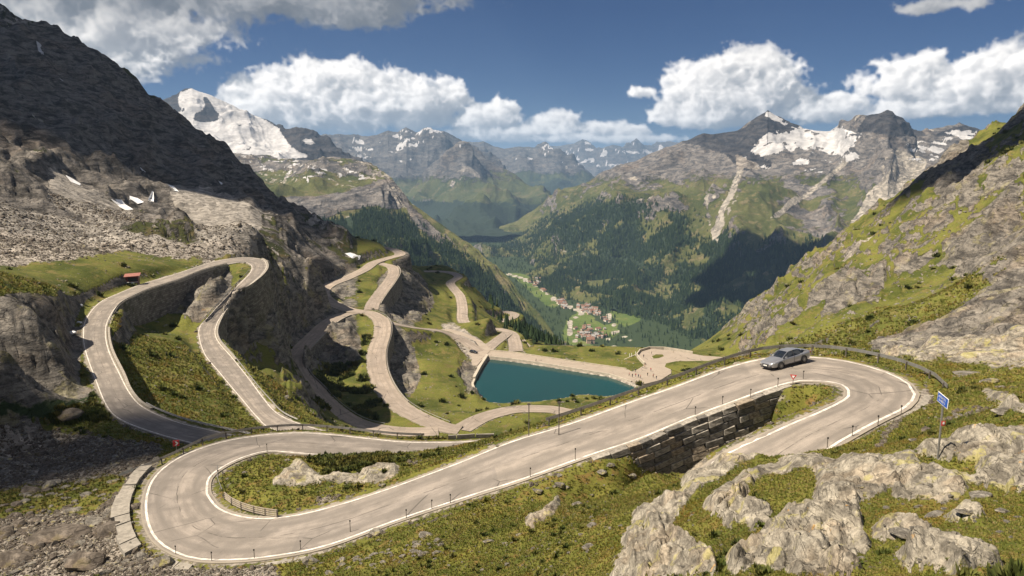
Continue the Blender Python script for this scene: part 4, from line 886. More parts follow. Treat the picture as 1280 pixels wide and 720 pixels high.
def g_cover(P, px, py, steep, v):
    n = fbm(P[..., 0], P[..., 1], P[..., 2] * 2, 160, 5, 0.6, 86)
    sn = GSN.at(px, py, 3, 87); return np.stack([np.zeros_like(n), CRV.at(px, py, 3) * sstep(n, 0.1, 0.3) * 0.8, sn * (1 - CRV.at(px, py) * sstep(n, 0.15, 0.3)), np.zeros_like(n)], -1), None
loft('glacier_mountain', g_rows, 360, 130, 120, 700, [M_DARKR], g_cover, 'white domed glacier mountain with dark rock ribs behind the left slope', (25, 350), 3, crest_keep=0.3)

# --- far ranges up the valley
def f_cover(snowline, woodline, amount=0.15):
    def f(P, px, py, steep, v):
        n = fbm(P[..., 0], P[..., 1], P[..., 2] * 2, 900, 5, 0.62, 90); s = sstep(-py, -snowline - 22, -snowline) * sstep(fbm(P[..., 0], P[..., 1], P[..., 2] * 3, 420, 5, 0.7, 96) + 0.5 * n, amount + 0.16, amount + 0.26)
        wood = sstep(py + n * 22, woodline - 8, woodline + 10); rock = sstep(-py + n * 20, -woodline - 5, -snowline - 4)
        rock = np.maximum(rock, sstep(steep, 0.4, 0.6)); return np.stack([1 - rock, sstep(fbm(P[..., 0], P[..., 1], P[..., 2], 420, 4, 0.6, 93), 0.3, 0.45) * 0.8 * (wood < 0.5), s, wood * 0.9], -1), None
    return f
ROWSRC = f0 = [[(370,200,11500),(400,172,11500),(425,168,11300),(450,169,11200),(470,165,11000),(485,160,11000),(497,163,11000),(508,158,11000),(520,163,11000),(535,160,11000),(550,166,11000),(575,172,11000),(610,190,11000),(640,215,10800)],
 [(370,235,9500),(450,225,9500),(520,225,9500),(580,235,9500),(640,250,9500)], [(370,320,7000),(450,310,7200),(520,305,7400),(640,310,7600)]]
loft('far_ridge', f0, 330, 110, 330, 1500, [M_FAR], f_cover(192, 245, 0.0), 'jagged snow-streaked ridge under the cloud, left of the pointed peak', (120, 900), 4, 0.35, 3000)
ROWSRC = f1 = [[(480,290,8200),(505,240,8600),(522,222,8800),(540,204,9000),(553,194,9000),(566,186,9000),(581,178,9000),(590,186,9000),(604,193,8900),(625,206,8800),(640,214,8700),(660,226,8600),(682,243,8500),(704,275,8300)],
 [(480,295,7300),(530,262,7500),(570,246,7600),(600,245,7600),(640,258,7500),(704,285,7200)], [(480,306,5500),(540,302,5500),(600,300,5500),(650,301,5500),(704,305,5300)]]
loft('pointed_mountain', f1, 330, 130, 260, 1500, [M_FAR], f_cover(183, 250, 0.1), 'pointed green and grey mountain standing in the middle of the valley', (200, 1500), 5, 0.3, 3000)
ROWSRC = f2 = [[(540,185,15000),(570,178,15000),(590,174,14500),(605,173,14500),(616,180,14500),(630,185,14500),(650,183,14500),(668,184,14500),(680,180,14200),(692,184,14000),(705,195,14000),(728,210,14000),(760,228,13800),(800,240,13500)],
 [(540,225,12500),(620,215,12500),(700,222,12300),(800,250,12000)], [(540,310,9500),(650,305,9500),(800,305,9500)]]
loft('far_ridge', f2, 300, 100, 420, 2000, [M_FAR], f_cover(196, 222, 0.05), 'blue-grey mountain with snow along its flat top right of the pointed peak', (150, 1400), 6, 0.35, 4000)
ROWSRC = f3 = [[(640,196,23000),(690,184,23000),(705,181,23000),(718,183,23000),(735,179,23000),(748,181,23000),(765,178,23000),(780,182,23000),(800,181,23000),(820,180,23000),(860,176,23000),(920,170,23000),(1300,168,24000)],
 [(640,225,19000),(900,222,19000),(1300,215,19000)], [(640,270,15000),(900,268,15000),(1300,265,15000)]]
loft('distant_range', f3, 380, 80, 560, 2200, [M_FAR], f_cover(198, 235, -0.05), 'palest distant range on the horizon, faint snow on its crest', (200, 1500), 7, 0.35, 6000)
ROWSRC = f4 = [[(-300,190,36000),(300,188,36000),(640,190,36000),(900,187,36000),(1600,190,36000)], [(-300,212,32000),(640,205,32000),(1600,212,32000)], [(-300,225,28000),(640,225,28000),(1600,225,28000)]]
loft('distant_range', f4, 420, 50, 700, 3000, [M_FAR], f_cover(200, 240, -0.1), 'last blue line of mountains behind all the others', (200, 2000), 8, 0.6, 8000)

# --- valley floor
VZ = -598.0
def on_floor(px, py, dz=0.0):
    d = ray(px, py); t = (VZ + dz) / d[2]; return Vector((d[0] * t, d[1] * t, VZ + dz))
fx_ = np.linspace(-9000, 9000, 260); fy_ = np.geomspace(1100, 9000, 420)
FX, FY = np.meshgrid(np.sign(fx_) * np.abs(fx_) ** 1.0, fy_); FX = FX * (FY / 9000)
fpx_, fpy_ = project(FX, FY, np.full_like(FX, VZ))
FLD = Cover(); 
for pl in [[(716,395),(730,388),(745,400),(728,402),(722,425),(745,435),(752,450),(715,460),(705,430),(706,410)], [(752,405),(770,410),(772,420),(755,418)], [(735,405),(748,402),(750,412),(738,412)], [(765,385),(800,378),(800,400),(780,408),(768,398)], [(748,440),(775,440),(765,455),(740,455)], [(640,340),(670,350),(690,372),(700,380),(690,385),(660,360)]]: FLD.poly(pl)
FLD.blur(1)
PTH = Cover()
for l, w in [([(631,341),(650,347),(668,354),(680,362),(691,371)], 3.0), ([(691,373),(705,382),(722,388),(745,386)], 3.5), ([(744,385),(724,393),(713,402),(712,417),(721,429),(732,437),(721,446),(719,460)], 2.4), ([(759,388),(762,400),(771,411),(761,423),(768,437)], 1.8), ([(771,411),(782,422),(795,430)],1.5)]: PTH.line(l, w)
nn = fbm(FX, FY, None, 220, 5, 0.6, 95)
FC = np.stack([np.ones_like(FX), np.clip(PTH.at(fpx_, fpy_) * 1.3, 0, 1), np.zeros_like(FX), np.clip(0.85 - FLD.at(fpx_, fpy_, 2) * 1.2 - PTH.at(fpx_, fpy_), 0, 1)], -1)
M_VAL = terrain_mat('valley_meadow', 5.0, (0.1, 0.1, 0.09), (0.25, 0.24, 0.2), ((0.075, 0.115, 0.028), (0.115, 0.155, 0.042), (0.16, 0.17, 0.06)), (0.36, 0.33, 0.28), forest=(0.03, 0.045, 0.02), bump=0.4, sharp=0.5)
me = np_mesh('valley_floor', np.stack([FX, FY, np.full_like(FX, VZ)], -1).reshape(-1, 3), grid_faces(*FX.shape), M_VAL); set_attr(me, 'cover', FC.reshape(-1, 4))
tag(link('valley_floor', me), 'green valley floor with its road and river between the mountains', kind='structure')
w = FC[..., 3] * sstep(nn, -0.25, 0.05) * (fpx_ > 560) * (fpx_ < 860) * (FY < 6600) * (FY > 1900); Pf = np.stack([FX, FY, np.full_like(FX, VZ)], -1); plant(Pf, w, 6500, 16)
plain = np_mesh('far_land', np.array([(-90000, 900, VZ - 12), (90000, 900, VZ - 12), (90000, 120000, VZ - 12), (-90000, 120000, VZ - 12)]), np.array([(0, 1, 2, 3)]), M_FAR)
set_attr(plain, 'cover', np.array([[1, 0, 0, .6]] * 4)); tag(link('far_land', plain), 'low land between and beyond the mountains', kind='structure')

# dark conifers on the steep slope below the far roads
wn = (R > 480) & (TPX > 560) & (TPX < 740) & (R < 1450) & (BE > 9)
pn = sstep(TPX + 1.8 * np.clip(R - 480, 0, None) ** 0.5, 620, 680) * sstep(fbm(TX, TY, None, 60, 4, 0.6, 97), -0.35, 0.0)
plant(np.stack([TX, TY, TZ], -1), wn * pn, 5200, 9)

# --- the forest: one mass of instanced spruces
def spruce_mesh():
    b = MB(); n = 6
    b.tube([(0, 0, 0), (0, 0, 0.25)], [0.03, 0.02], 4, 1)
    for z0, z1, r in ((0.10, 0.55, 0.21), (0.32, 0.80, 0.155), (0.58, 1.0, 0.10)):
        vs = []; 
        for k in range(n * 2):
            t = math.pi * k / n; rr = r * (1 if k % 2 else 0.62); vs.append((rr * math.cos(t), rr * math.sin(t), z0 + (0.0 if k % 2 else 0.04)))
        vs.append((0, 0, z1)); b.add(vs, [(k, (k + 1) % (2 * n), 2 * n) for k in range(2 * n)], 0)
    return b.mesh('spruce', [M_NEEDLE, M_BARK])
def needle_mat():
    m = bpy.data.materials.new('spruce_needles'); m.use_nodes = True; g = NT(m.node_tree); b = m.node_tree.nodes['Principled BSDF']
    oi = g.node('ShaderNodeObjectInfo'); c = g.ramp(oi.outputs['Random'], [(0, (0.020, 0.036, 0.018)), (0.6, (0.032, 0.054, 0.025)), (0.9, (0.048, 0.074, 0.030)), (1.0, (0.07, 0.095, 0.036))])
    g.put(b.inputs['Base Color'], c); b.inputs['Roughness'].default_value = 0.9; b.inputs['Specular IOR Level'].default_value = 0.1; return m
M_NEEDLE = needle_mat(); M_BARK = mat('bark', (0.07, 0.05, 0.035), 0.9)
proto = link('spruce_shape', spruce_mesh()); 
Q = np.concatenate([f[0] for f in FOREST]); S = np.concatenate([f[1] for f in FOREST])
me = bpy.data.meshes.new('forest'); me.vertices.add(len(Q)); me.vertices.foreach_set('co', np.ascontiguousarray(Q, np.float32).ravel())
a = me.attributes.new('size', 'FLOAT', 'POINT'); a.data.foreach_set('value', S.astype(np.float32))
fo = link('forest', me); tag(fo, 'dark spruce forest covering the valley sides', kind='stuff')
def scatter(fo, proto, tilt=0.0):
    ng = bpy.data.node_groups.new('scatter', 'GeometryNodeTree'); ng.interface.new_socket('Geometry', in_out='INPUT', socket_type='NodeSocketGeometry'); ng.interface.new_socket('Geometry', in_out='OUTPUT', socket_type='NodeSocketGeometry')
    n = ng.nodes; l = ng.links; gi = n.new('NodeGroupInput'); go = n.new('NodeGroupOutput'); ip = n.new('GeometryNodeInstanceOnPoints'); ob = n.new('GeometryNodeObjectInfo'); ob.inputs[0].default_value = proto; ob.inputs['As Instance'].default_value = True
    at = n.new('GeometryNodeInputNamedAttribute'); at.data_type = 'FLOAT'; at.inputs[0].default_value = 'size'; rv = n.new('FunctionNodeRandomValue'); rv.data_type = 'FLOAT_VECTOR'
    rv.inputs[0].default_value = (-tilt, -tilt, 0); rv.inputs[1].default_value = (tilt, tilt, 6.283)
    l.new(gi.outputs[0], ip.inputs['Points']); l.new(ob.outputs['Geometry'], ip.inputs['Instance']); l.new(rv.outputs[0], ip.inputs['Rotation']); l.new(at.outputs[0], ip.inputs['Scale']); l.new(ip.outputs[0], go.inputs[0])
    md = fo.modifiers.new('scatter', 'NODES'); md.node_group = ng
scatter(fo, proto); proto.location = tuple(Q[0]); proto.scale = (9, 9, 9); tag(proto, 'single spruce at the edge of the forest', kind='stuff')

# ------------------------------------------------------------------ lake
lk = [Vector(p) for p in FLATS['lake'][0]]; cen = sum(lk, Vector()) / len(lk)
n = len(lk); V = []; SA = []
for k_, sh in ((1.10, 1), (0.985, 1), (0.90, .45), (0.72, 0)):
    V += [tuple(cen + (p - cen) * k_)[:2] + (-LAKE_H + 0.02,) for p in lk]; SA += [(sh, 0, 0, 1)] * n
m = bpy.data.materials.new('lake_water'); m.use_nodes = True; g = NT(m.node_tree); b = m.node_tree.nodes['Principled BSDF']
Pn = g.node('ShaderNodeTexCoord').outputs['Object']; wn_ = g.noise(g.scaled(Pn, (1, 1, 1)), 0.03, 4)
sa = g.node('ShaderNodeAttribute', attribute_name='shore').outputs['Fac']; g.put(b.inputs['Base Color'], g.mix(g.smooth(g.math('MULTIPLY_ADD', g.noise(Pn, 0.12, 5, .65), .5, sa), .55, 1.5, 0, .75), g.mix(wn_, (0.000, 0.026, 0.028), (0.001, 0.046, 0.044)), (0.07, 0.11, 0.085))); b.inputs['Roughness'].default_value = 0.05; b.inputs['IOR'].default_value = 1.33; b.inputs['Specular IOR Level'].default_value = 0.5
bn = g.node('ShaderNodeBump'); bn.inputs['Strength'].default_value = 0.25; bn.inputs['Distance'].default_value = 0.15; g.put(bn.inputs['Height'], g.noise(Pn, 1.4, 5, 0.7)); g.l.new(bn.outputs[0], b.inputs['Normal'])
M_WATER = m
me = bpy.data.meshes.new('lake'); me.from_pydata(V, [], [(r_ * n + i, r_ * n + (i + 1) % n, (r_ + 1) * n + (i + 1) % n, (r_ + 1) * n + i) for r_ in range(3) for i in range(n)] + [tuple(3 * n + i for i in range(n))]); me.materials.append(m); set_attr(me, 'shore', np.array(SA))
tag(link('lake', me), 'small turquoise reservoir lake behind its dam', kind='structure')
# ------------------------------------------------------------------ added clouds, out of view, placed to cast shade on the slopes
def cumulus(target, alt, size, label, seed):
    """an added heaped cloud, out of view, set sunward of the point it has to shade"""
    t = (alt - target[2]) / SUN.z; c = Vector(target) + SUN * t; rnd = random.Random(seed); bm = bmesh.new()
    for k in range(16):
        a = rnd.uniform(0, 6.28); q = rnd.random() ** 0.5; r = size[2] * rnd.uniform(0.5, 1.0) * (1.1 - 0.5 * q)
        M_ = Matrix.Translation((math.cos(a) * q * (size[0] - r * 0.6), math.sin(a) * q * (size[1] - r * 0.6), r * 0.55)) @ Matrix.Diagonal((r * 1.2, r * 1.2, r * 0.8, 1))
        bmesh.ops.create_icosphere(bm, subdivisions=3, radius=1, matrix=M_)
    for v in bm.verts:
        n = Vector(v.co).normalized(); from_ = v.co / (size[2] * 0.5)
        from mathutils import noise as mn
        d = mn.fractal(from_, 0.6, 2.1, 4) * size[2] * 0.16; v.co += v.normal * d
        if v.co.z < 0: v.co.z *= 0.25
    me = bpy.data.meshes.new('shade_cloud'); bm.to_mesh(me); bm.free(); me.polygons.foreach_set('use_smooth', [True] * len(me.polygons))
    me.materials.append(mat('cloud_white', (0.86, 0.86, 0.87), 1.0, var=0.02, spec=0.0)); o = link('shade_cloud', me); o.location = c; o.rotation_euler = (0, 0, rnd.uniform(0, 3))
    return tag(o, label, 'cloud')
# ------------------------------------------------------------------ retaining walls
def masonry(name, lo, hi, sx, sy):
    m = bpy.data.materials.new(name); m.use_nodes = True; g = NT(m.node_tree); b = m.node_tree.nodes['Principled BSDF']
    at = g.node('ShaderNodeAttribute', attribute_name='along').outputs['Vector']; P = g.node('ShaderNodeTexCoord').outputs['Object']
    wv = g.vmath('ADD', at, g.vmath('SCALE', g.vmath('SUBTRACT', g.node('ShaderNodeTexNoise').outputs['Color'], (.5, .5, .5)), 0.0))
    br = g.node('ShaderNodeTexBrick'); g.put(br.inputs['Vector'], g.vmath('ADD', wv, g.vmath('SCALE', g.noise(P, 0.8, 2), 0.25))); br.inputs['Scale'].default_value = 1.0
    br.inputs['Brick Width'].default_value = sx; br.inputs['Row Height'].default_value = sy; br.inputs['Mortar Size'].default_value = 0.05; br.inputs['Mortar Smooth'].default_value = 0.4
    br.inputs['Color1'].default_value = (0, 0, 0, 1); br.inputs['Color2'].default_value = (1, 1, 1, 1); br.inputs['Mortar'].default_value = (0.5, 0.5, 0.5, 1)
    n = g.noise(P, 0.5, 6, 0.65); n2 = g.noise(P, 3.5, 5, 0.65)
    c = g.mix(br.outputs['Color'], lo, hi); c = g.mix(g.smooth(n, 0.35, 0.62, 0.65, 0.0), c, g.mix(1.0, c, (0.5, 0.5, 0.48), 'MULTIPLY')); c = g.mix(g.smooth(n2, 0.4, 0.65, 0.4, 0), c, g.mix(1.0, c, (0.55, 0.55, 0.55), 'MULTIPLY'))
    c = g.mix(g.math('MULTIPLY', br.outputs['Fac'], 0.8), c, tuple(k * 0.35 for k in lo)); c = g.mix(g.smooth(g.noise(P, 0.16, 4), 0.55, 0.68, 0, 0.5), c, (0.05, 0.055, 0.02))
    g.put(b.inputs['Base Color'], c); b.inputs['Roughness'].default_value = 0.95; b.inputs['Specular IOR Level'].default_value = 0.1
    bn = g.node('ShaderNodeBump'); bn.inputs['Strength'].default_value = 0.8; bn.inputs['Distance'].default_value = 0.12; g.put(bn.inputs['Height'], g.math('ADD', g.math('SUBTRACT', n2, br.outputs['Fac']), g.math('MULTIPLY', g.node('ShaderNodeSeparateColor').outputs[0], 0))); g.l.new(bn.outputs[0], b.inputs['Normal']); return m
M_WALL = masonry('dry_masonry', (0.17, 0.155, 0.135), (0.33, 0.30, 0.26), 1.3, 0.6); M_COPE = mat('coping_concrete', (0.27, 0.245, 0.21), 0.9, var=0.2, scale=1.5, bump=0.3)
def edge_path(rd, side, i0, i1, off=0.0):
    out = []
    for a, b, i in rd['p']:
        if i0 <= i <= i1:
            e, o = (a, b) if side == 0 else (b, a); u = (e - o); u.z = 0; u.normalize(); out.append((e + u * off, u))
    return out
def retaining_wall(nm, side, i0, i1, label, parapet=0.25, batter=0.10, maxh=18, minh=0.5):
    E = edge_path(ROADS[nm], side, i0, i1); V = []; A = []; n = 14; s = 0; pr = None; cap = []
    for k, (e, u) in enumerate(E):
        s += (e - pr).length if pr else 0; pr = e
        r = math.hypot(e.x, e.y); o = 0.15 + 0.0012 * r; foot = min(ground(*(e + u * (o + 1.6 + 0.004 * r)).xy), e.z - minh) - 1.0; foot = max(foot, e.z - maxh); top = e.z + parapet; Ht = top - foot
        for j in range(n):
            t = j / (n - 1); nz = 0.10 * perlin(np.array([s * 0.7]), np.array([t * Ht * 0.9]), None, 7)[0]
            p = e + u * (o + 0.3 + batter * Ht * t + nz); V.append((p.x, p.y, top - t * Ht)); A.append((s, t * Ht, 0, 1))
        cap.append(e + u * o + Vector((0, 0, parapet)))
    F = grid_faces(len(E), n); me = np_mesh('retaining_wall', np.array(V), F, M_WALL, True); set_attr(me, 'along', np.array(A))
    o_ = tag(link('retaining_wall', me), label, 'wall')
    sgn = 1 if Vector(E[1][0] - E[0][0]).cross(E[0][1]).z < 0 else -1
    b = MB(); b.sweep(cap, [(-0.25 * 1, -0.9), (0.22, -0.9), (0.22, 0.06), (-0.25, 0.06)] if sgn > 0 else [(0.25, -0.9), (0.25, 0.06), (-0.22, 0.06), (-0.22, -0.9)])
    b.build('coping', M_COPE, o_); return o_
retaining_wall('left', 1, 9.3, 15.4, 'tall dark stone wall under the upper left road, inside the far hairpin')
retaining_wall('left', 1, 3.6, 8.3, 'low stone wall under the inner edge of the leftmost road')
retaining_wall('left', 0, 17.0, 25.2, 'tallest stone wall, under the right side of the far left hairpin', parapet=0.3)
retaining_wall('loop', 1, 2.4, 7.4, 'dark wall under the right edge of the middle road above the green meadow')
retaining_wall('fork', 0, 1.0, 7.3, 'curved wall under the inner edge of the left middle road')
retaining_wall('bluff', 1, 0.7, 5.3, 'shaded wall under the short road beside the bluff')
# near wall: stones laid in courses, every one a piece
def stone_meshes(n, mats, seed=3):
    out = []; rnd = random.Random(seed)
    for k in range(n):
        bm = bmesh.new(); bmesh.ops.create_cube(bm, size=1.0)
        for v in bm.verts: v.co += Vector((rnd.uniform(-.07, .07), rnd.uniform(-.10, .10), rnd.uniform(-.08, .08)))
        bmesh.ops.bevel(bm, geom=bm.edges[:], offset=0.06, segments=1, affect='EDGES')
        me = bpy.data.meshes.new('stone'); bm.to_mesh(me); bm.free(); me.materials.append(mats[k % len(mats)]); out.append(me)
    return out
SM = [mat('wall_stone_%s' % c, col, 0.95, var=0.45, scale=4.0, bump=0.8, spec=0.15) for c, col in (('grey', (0.185, 0.17, 0.15)), ('brown', (0.22, 0.185, 0.145)), ('dark', (0.115, 0.108, 0.098)), ('pale', (0.26, 0.24, 0.21)))]
STONES = stone_meshes(12, SM)
def stone_wall():
    E = edge_path(ROADS['main'], 0, 19.85, 24.6); rnd = random.Random(5)
    L = [0]; 
    for a, b in zip(E, E[1:]): L.append(L[-1] + (b[0] - a[0]).length)
    V = []; 
    def at(s):
        k = max(0, min(len(L) - 2, int(np.searchsorted(L, s)) - 1)); t = (s - L[k]) / (L[k + 1] - L[k]); return E[k][0].lerp(E[k + 1][0], t), E[k][1].lerp(E[k + 1][1], t).normalized(), (E[k + 1][0] - E[k][0]).normalized()
    n = 8
    for e, u in E:
        foot = min(ground(*(e + u * 1.9).xy), e.z - 0.4) - 0.8
        for j in range(n):
            t = j / (n - 1); p = e + u * (0.22 + 0.07 * (e.z - foot) * t); V.append((p.x, p.y, e.z - 0.05 + t * (foot - e.z)))
    me = np_mesh('retaining_wall', np.array(V), grid_faces(len(E), n), mat('wall_joint', (0.05, 0.046, 0.04), 1.0, bump=0.5), True)
    w = tag(link('retaining_wall', me), 'block stone wall holding up the near road beside the walled gap', 'wall')
    cnt = 0; row = 0; ch = 0.62
    while row < 14:
        s = rnd.uniform(0, 1)
        while s < L[-1]:
            ln = rnd.uniform(0.9, 1.9); e, u, d = at(min(s + ln / 2, L[-1] - 0.01)); foot = ground(*(e + u * 1.9).xy)
            z = e.z - 0.28 - row * ch
            if z > foot - 0.6 and cnt < 298:
                p = e + u * (0.30 + 0.07 * (e.z - z) + rnd.uniform(-.05, .07)); o = link('stone', STONES[rnd.randrange(12)], w)
                o.location = (p.x, p.y, z); o.scale = (ln * 0.97, rnd.uniform(0.55, 0.75), ch * rnd.uniform(0.88, 0.97)); o.rotation_euler = (rnd.uniform(-.04, .04), -math.asin(max(-1, min(1, d.z))) , math.atan2(d.y, d.x)); cnt += 1
            s += ln
        row += 1
    # turf-topped rim stones
    return w
stone_wall()

# ------------------------------------------------------------------ guard rails, posts, fences
M_STEEL = mat('galvanised_steel', (0.30, 0.295, 0.285), 0.5, 0.7, var=0.15, scale=2); M_RUST = mat('weathered_steel', (0.13, 0.115, 0.10), 0.7, 0.3, var=0.3, scale=3); M_TIMBER = mat('grey_timber', (0.30, 0.26, 0.21), 0.9, var=0.25, scale=5, bump=0.3)
M_WHITE = mat('white_paint', (0.78, 0.77, 0.74), 0.5, var=0.05); M_BLACK = mat('black_paint', (0.02, 0.02, 0.02), 0.5); M_RED = mat('sign_red', (0.48, 0.03, 0.03), 0.45, var=0.08); M_BLUE = mat('sign_blue', (0.02, 0.07, 0.30), 0.4, var=0.08)
def guard_rail(pts, label, spacing=4.0, hgt=0.72, two=False, m=None, group=None, beam_h=0.31, flip=1):
    """pts = line on the ground; W-profile beam in front of posts"""
    m = m or M_STEEL; w = empty('guard_rail', tuple(pts[0])); tag(w, label, 'guard rail', group); o = Vector(pts[0]); P = [Vector(p) - o for p in pts]
    h = beam_h / 2
    def prof(c): return [(0.0, c - h), (0.07, c - h * 0.75), (0.07, c - h * 0.35), (0.015, c), (0.07, c + h * 0.35), (0.07, c + h * 0.75), (0.0, c + h), (-0.02, c + h), (-0.02, c - h)]
    b = MB(); b.sweep(P, [(x * flip, z) for x, z in prof(hgt - h)]); b.build('beam', m, w)
    if two: b = MB(); b.sweep(P, [(x * flip, z) for x, z in prof(hgt - h + 0.42)]); b.build('beam', m, w)
    s = 0; nxt = 0.3; pm = None
    for a, c in zip(P, P[1:]):
        d = (c - a); L = d.length
        while nxt < s + L:
            q = a + d * ((nxt - s) / L); Hh = hgt + (0.42 if two else 0)
            if pm is None: pb = MB(); pb.box((0, 0, Hh / 2 - 0.35), (0.12, 0.10, Hh + 0.55)); pb.box((0.0, 0.08 * flip * -1, hgt - h), (0.10, 0.10, 0.2)); pm = pb.mesh('post', M_RUST)
            po = link('post', pm, w); po.location = q - Vector((d.y, -d.x, 0)).normalized() * 0.09 * flip; po.rotation_euler = (0, 0, math.atan2(d.y, d.x)); nxt += spacing
        s += L
    return w
def rail_along(nm, side, i0, i1, off, label, step=1, **k):
    E = edge_path(ROADS[nm], side, i0, i1, off)[::step]; pts = [Vector((e.x, e.y, max(e.z - 0.15, min(e.z + .1, ground(e.x, e.y))))) for e, u in E]
    d = pts[1] - pts[0]; u = E[0][1]; right = Vector((d.y, -d.x, 0)); return guard_rail(pts, label, flip=-1 if right.dot(u) > 0 else 1, **k)
# outer rail of the near left hairpin, running off the verge at its left end
E = [e for e, u in edge_path(ROADS['main'], 0, 2.4, 7.5, 0.75)]
tail = [hit(px, py) for px, py in ((221, 571), (206, 578), (190, 585), (172, 592), (150, 600))]
pts = [Vector(p) for p in E] + [t for t in tail if t]
guard_rail(pts, 'long guard rail round the outside of the near left hairpin', spacing=3.2, flip=1, hgt=0.8)
E = [(e, u) for e, u in edge_path(ROADS['main'], 1, 19.45, 29.2, 0.0)]
pts = []
for k, (e, u) in enumerate(E):
    f = k / len(E); o = 0.9 + 1.5 * sstep(f, 0.5, 0.85) ; pts.append(e + u * float(o))
guard_rail(pts, 'long guard rail round the outside of the near right hairpin behind the silver car', spacing=3.4, flip=-1, hgt=0.85, beam_h=0.34)
rail_along('left', 1, 0.8, 4.2, 0.6, 'guard rail beside the lower end of the leftmost road', spacing=4, group=None)
rail_along('left', 0, 22.0, 28.5, 0.7, 'guard rail on the right edge of the road leg above the near left hairpin')
rail_along('left', 1, 8.5, 15.3, 0.35, 'guard rail on top of the tall wall of the upper left road', spacing=5, beam_h=.22)
rail_along('left', 1, 18.5, 22.6, 0.5, 'short guard rail on the inside of the descending leg of the far left hairpin', spacing=5, beam_h=.22)
rail_along('fork', 0, 2.0, 10.5, 0.5, 'guard rail along the inside of the left middle road', spacing=5, beam_h=.22)
rail_along('loop', 1, 0.8, 8.5, 0.5, 'guard rail along the right edge of the middle road', spacing=5, beam_h=.22)
rail_along('lower', 1, 6.5, 13.8, 0.6, 'guard rail on the bend of the far road behind the lake', spacing=6, step=2)

def guide_post(px, py, label, h=0.95, parent_h=0.0, kind='post'):
    p = hit(px, py)
    if p is None: return
    w = empty('guide_post', tuple(p)); tag(w, label, 'post', 'guide posts along the near road edges')
    b = MB(); b.tube([(0, 0, -0.3), (random.uniform(-.03, .03), 0, h)], [0.034, 0.028], 6); b.build('shaft', M_RUST, w)
    b = MB(); b.box((0, 0, h - 0.06), (0.11, 0.05, 0.13)); b.build('reflector', M_BLACK, w)
GP = [(438,666),(376,688),(318,699),(265,702),(220,694),(508,649),(540,637),(563,630),(663,597),(719,576),(869,520),(903,507),(938,498),(972,484),(1004,475),(1034,561),(1065,546),(1097,533),(1126,520),(334,566),(273,597),(500,537),(457,541),(853,455)]
GL = ['guide post on the grass verge left of the long straight', 'guide post beside the pale slab at the left hairpin bottom', 'guide post at the lowest point of the left hairpin', 'guide post left of the lowest point of the left hairpin', 'guide post nearest the stone kerb of the left hairpin',
 'lone guide post midway along the lower verge of the straight', 'short guide post among the first flowers of the lower verge', 'short guide post right of the verge flowers', 'guide post on the lower verge just left of the grass bulge', 'tall dark-headed guide post on the grass bulge',
 'first guide post on top of the block wall, from the left', 'second guide post on the block wall, from the left', 'third guide post on the block wall, from the left', 'fourth guide post on the block wall, beside the give way sign', 'guide post at the tip of the small grass island',
 'guide post nearest the foreground rock on the lower leg', 'second guide post from the rock on the lower leg', 'third guide post from the rock on the lower leg', 'guide post by the stone kerb of the right hairpin', 'guide post at the top of the grassy island in the left hairpin', 'guide post at the left tip of the grassy island', 'guide post behind the end of the long guard rail', 'guide post beside the far end of the left rail', 'marker post beyond the guard rail over the lakeside road']
for (x, y), l in zip(GP, GL): guide_post(x, y, l, 1.15 if (x, y) in ((438, 666), (719, 576), (334, 566)) else 0.9)
for x, y0, l in ((661, 546, 'tall thin pole by the small bend, left one'), (698.5, 545, 'tall thin pole by the small bend, right one')):
    p = hit(x, y0)
    if p: w = empty('snow_pole', tuple(p)); tag(w, l, 'pole'); b = MB(); b.tube([(0, 0, -.5), (0, 0, 3.4)], 0.05, 6); b.build('shaft', M_RUST, w); b = MB(); b.box((0, 0, 3.3), (0.32, 0.1, 0.14)); b.build('head', M_RUST, w)
# wire fence on the inner edge of the upper arm
E = [e for e, u in edge_path(ROADS['main'], 1, 1.7, 3.7, 0.15)]; o = E[0].copy(); w = tag(empty('wire_fence', tuple(o)), 'low wire fence on thin posts above the dark bushes of the grassy island', 'fence')
pm = MB(); pm.tube([(0, 0, -.3), (0, 0, 0.95)], 0.04, 6); pmesh = pm.mesh('post', M_RUST); s = 0; nxt = 0
for a, c in zip(E, E[1:]):
    L = (c - a).length
    while nxt < s + L: po = link('post', pmesh, w); po.location = a.lerp(c, (nxt - s) / L) - o; nxt += 1.55
    s += L
for z in (0.45, 0.88): b = MB(); b.tube([e - o + Vector((0, 0, z)) for e in E[::2]], 0.018, 4); b.build('wire', M_STEEL, w)
# timber fence at the bottom of the grassy island
P = [hit(x, y) for x, y in ((281, 625), (290, 632), (302, 638), (318, 643), (332, 646), (347, 648))]; P = [p for p in P if p]; o = P[0]
w = tag(empty('timber_fence', tuple(o)), 'leaning grey timber fence at the foot of the grassy island', 'fence')
for p in P: b = MB(); b.box((0, 0, .3), (.12, .12, 1.1)); q = b.build('post', M_RUST, w); q.location = p - o
for a, c in zip(P, P[1:]):
    for z in (0.22, 0.42, 0.62, 0.82):
        b = MB(); d = c - a; b.box((0, 0, 0), (d.length * 1.03, 0.05, 0.11)); q = b.build('rail', M_TIMBER, w); q.location = (a + c) / 2 - o + Vector((0, 0, z)); q.rotation_euler = (random.uniform(-.1, .1), -math.asin(d.z / d.length), math.atan2(d.y, d.x))
P = [hit(x, y) for x, y in ((272, 590), (272, 604), (278, 620))]; P = [p for p in P if p]
b = MB(); b.tube([p + Vector((0, 0, .75)) - P[0] for p in P], 0.035, 6); w = empty('handrail', tuple(P[0])); tag(w, 'thin metal handrail at the left tip of the grassy island', 'railing'); b.build('bar', M_STEEL, w)
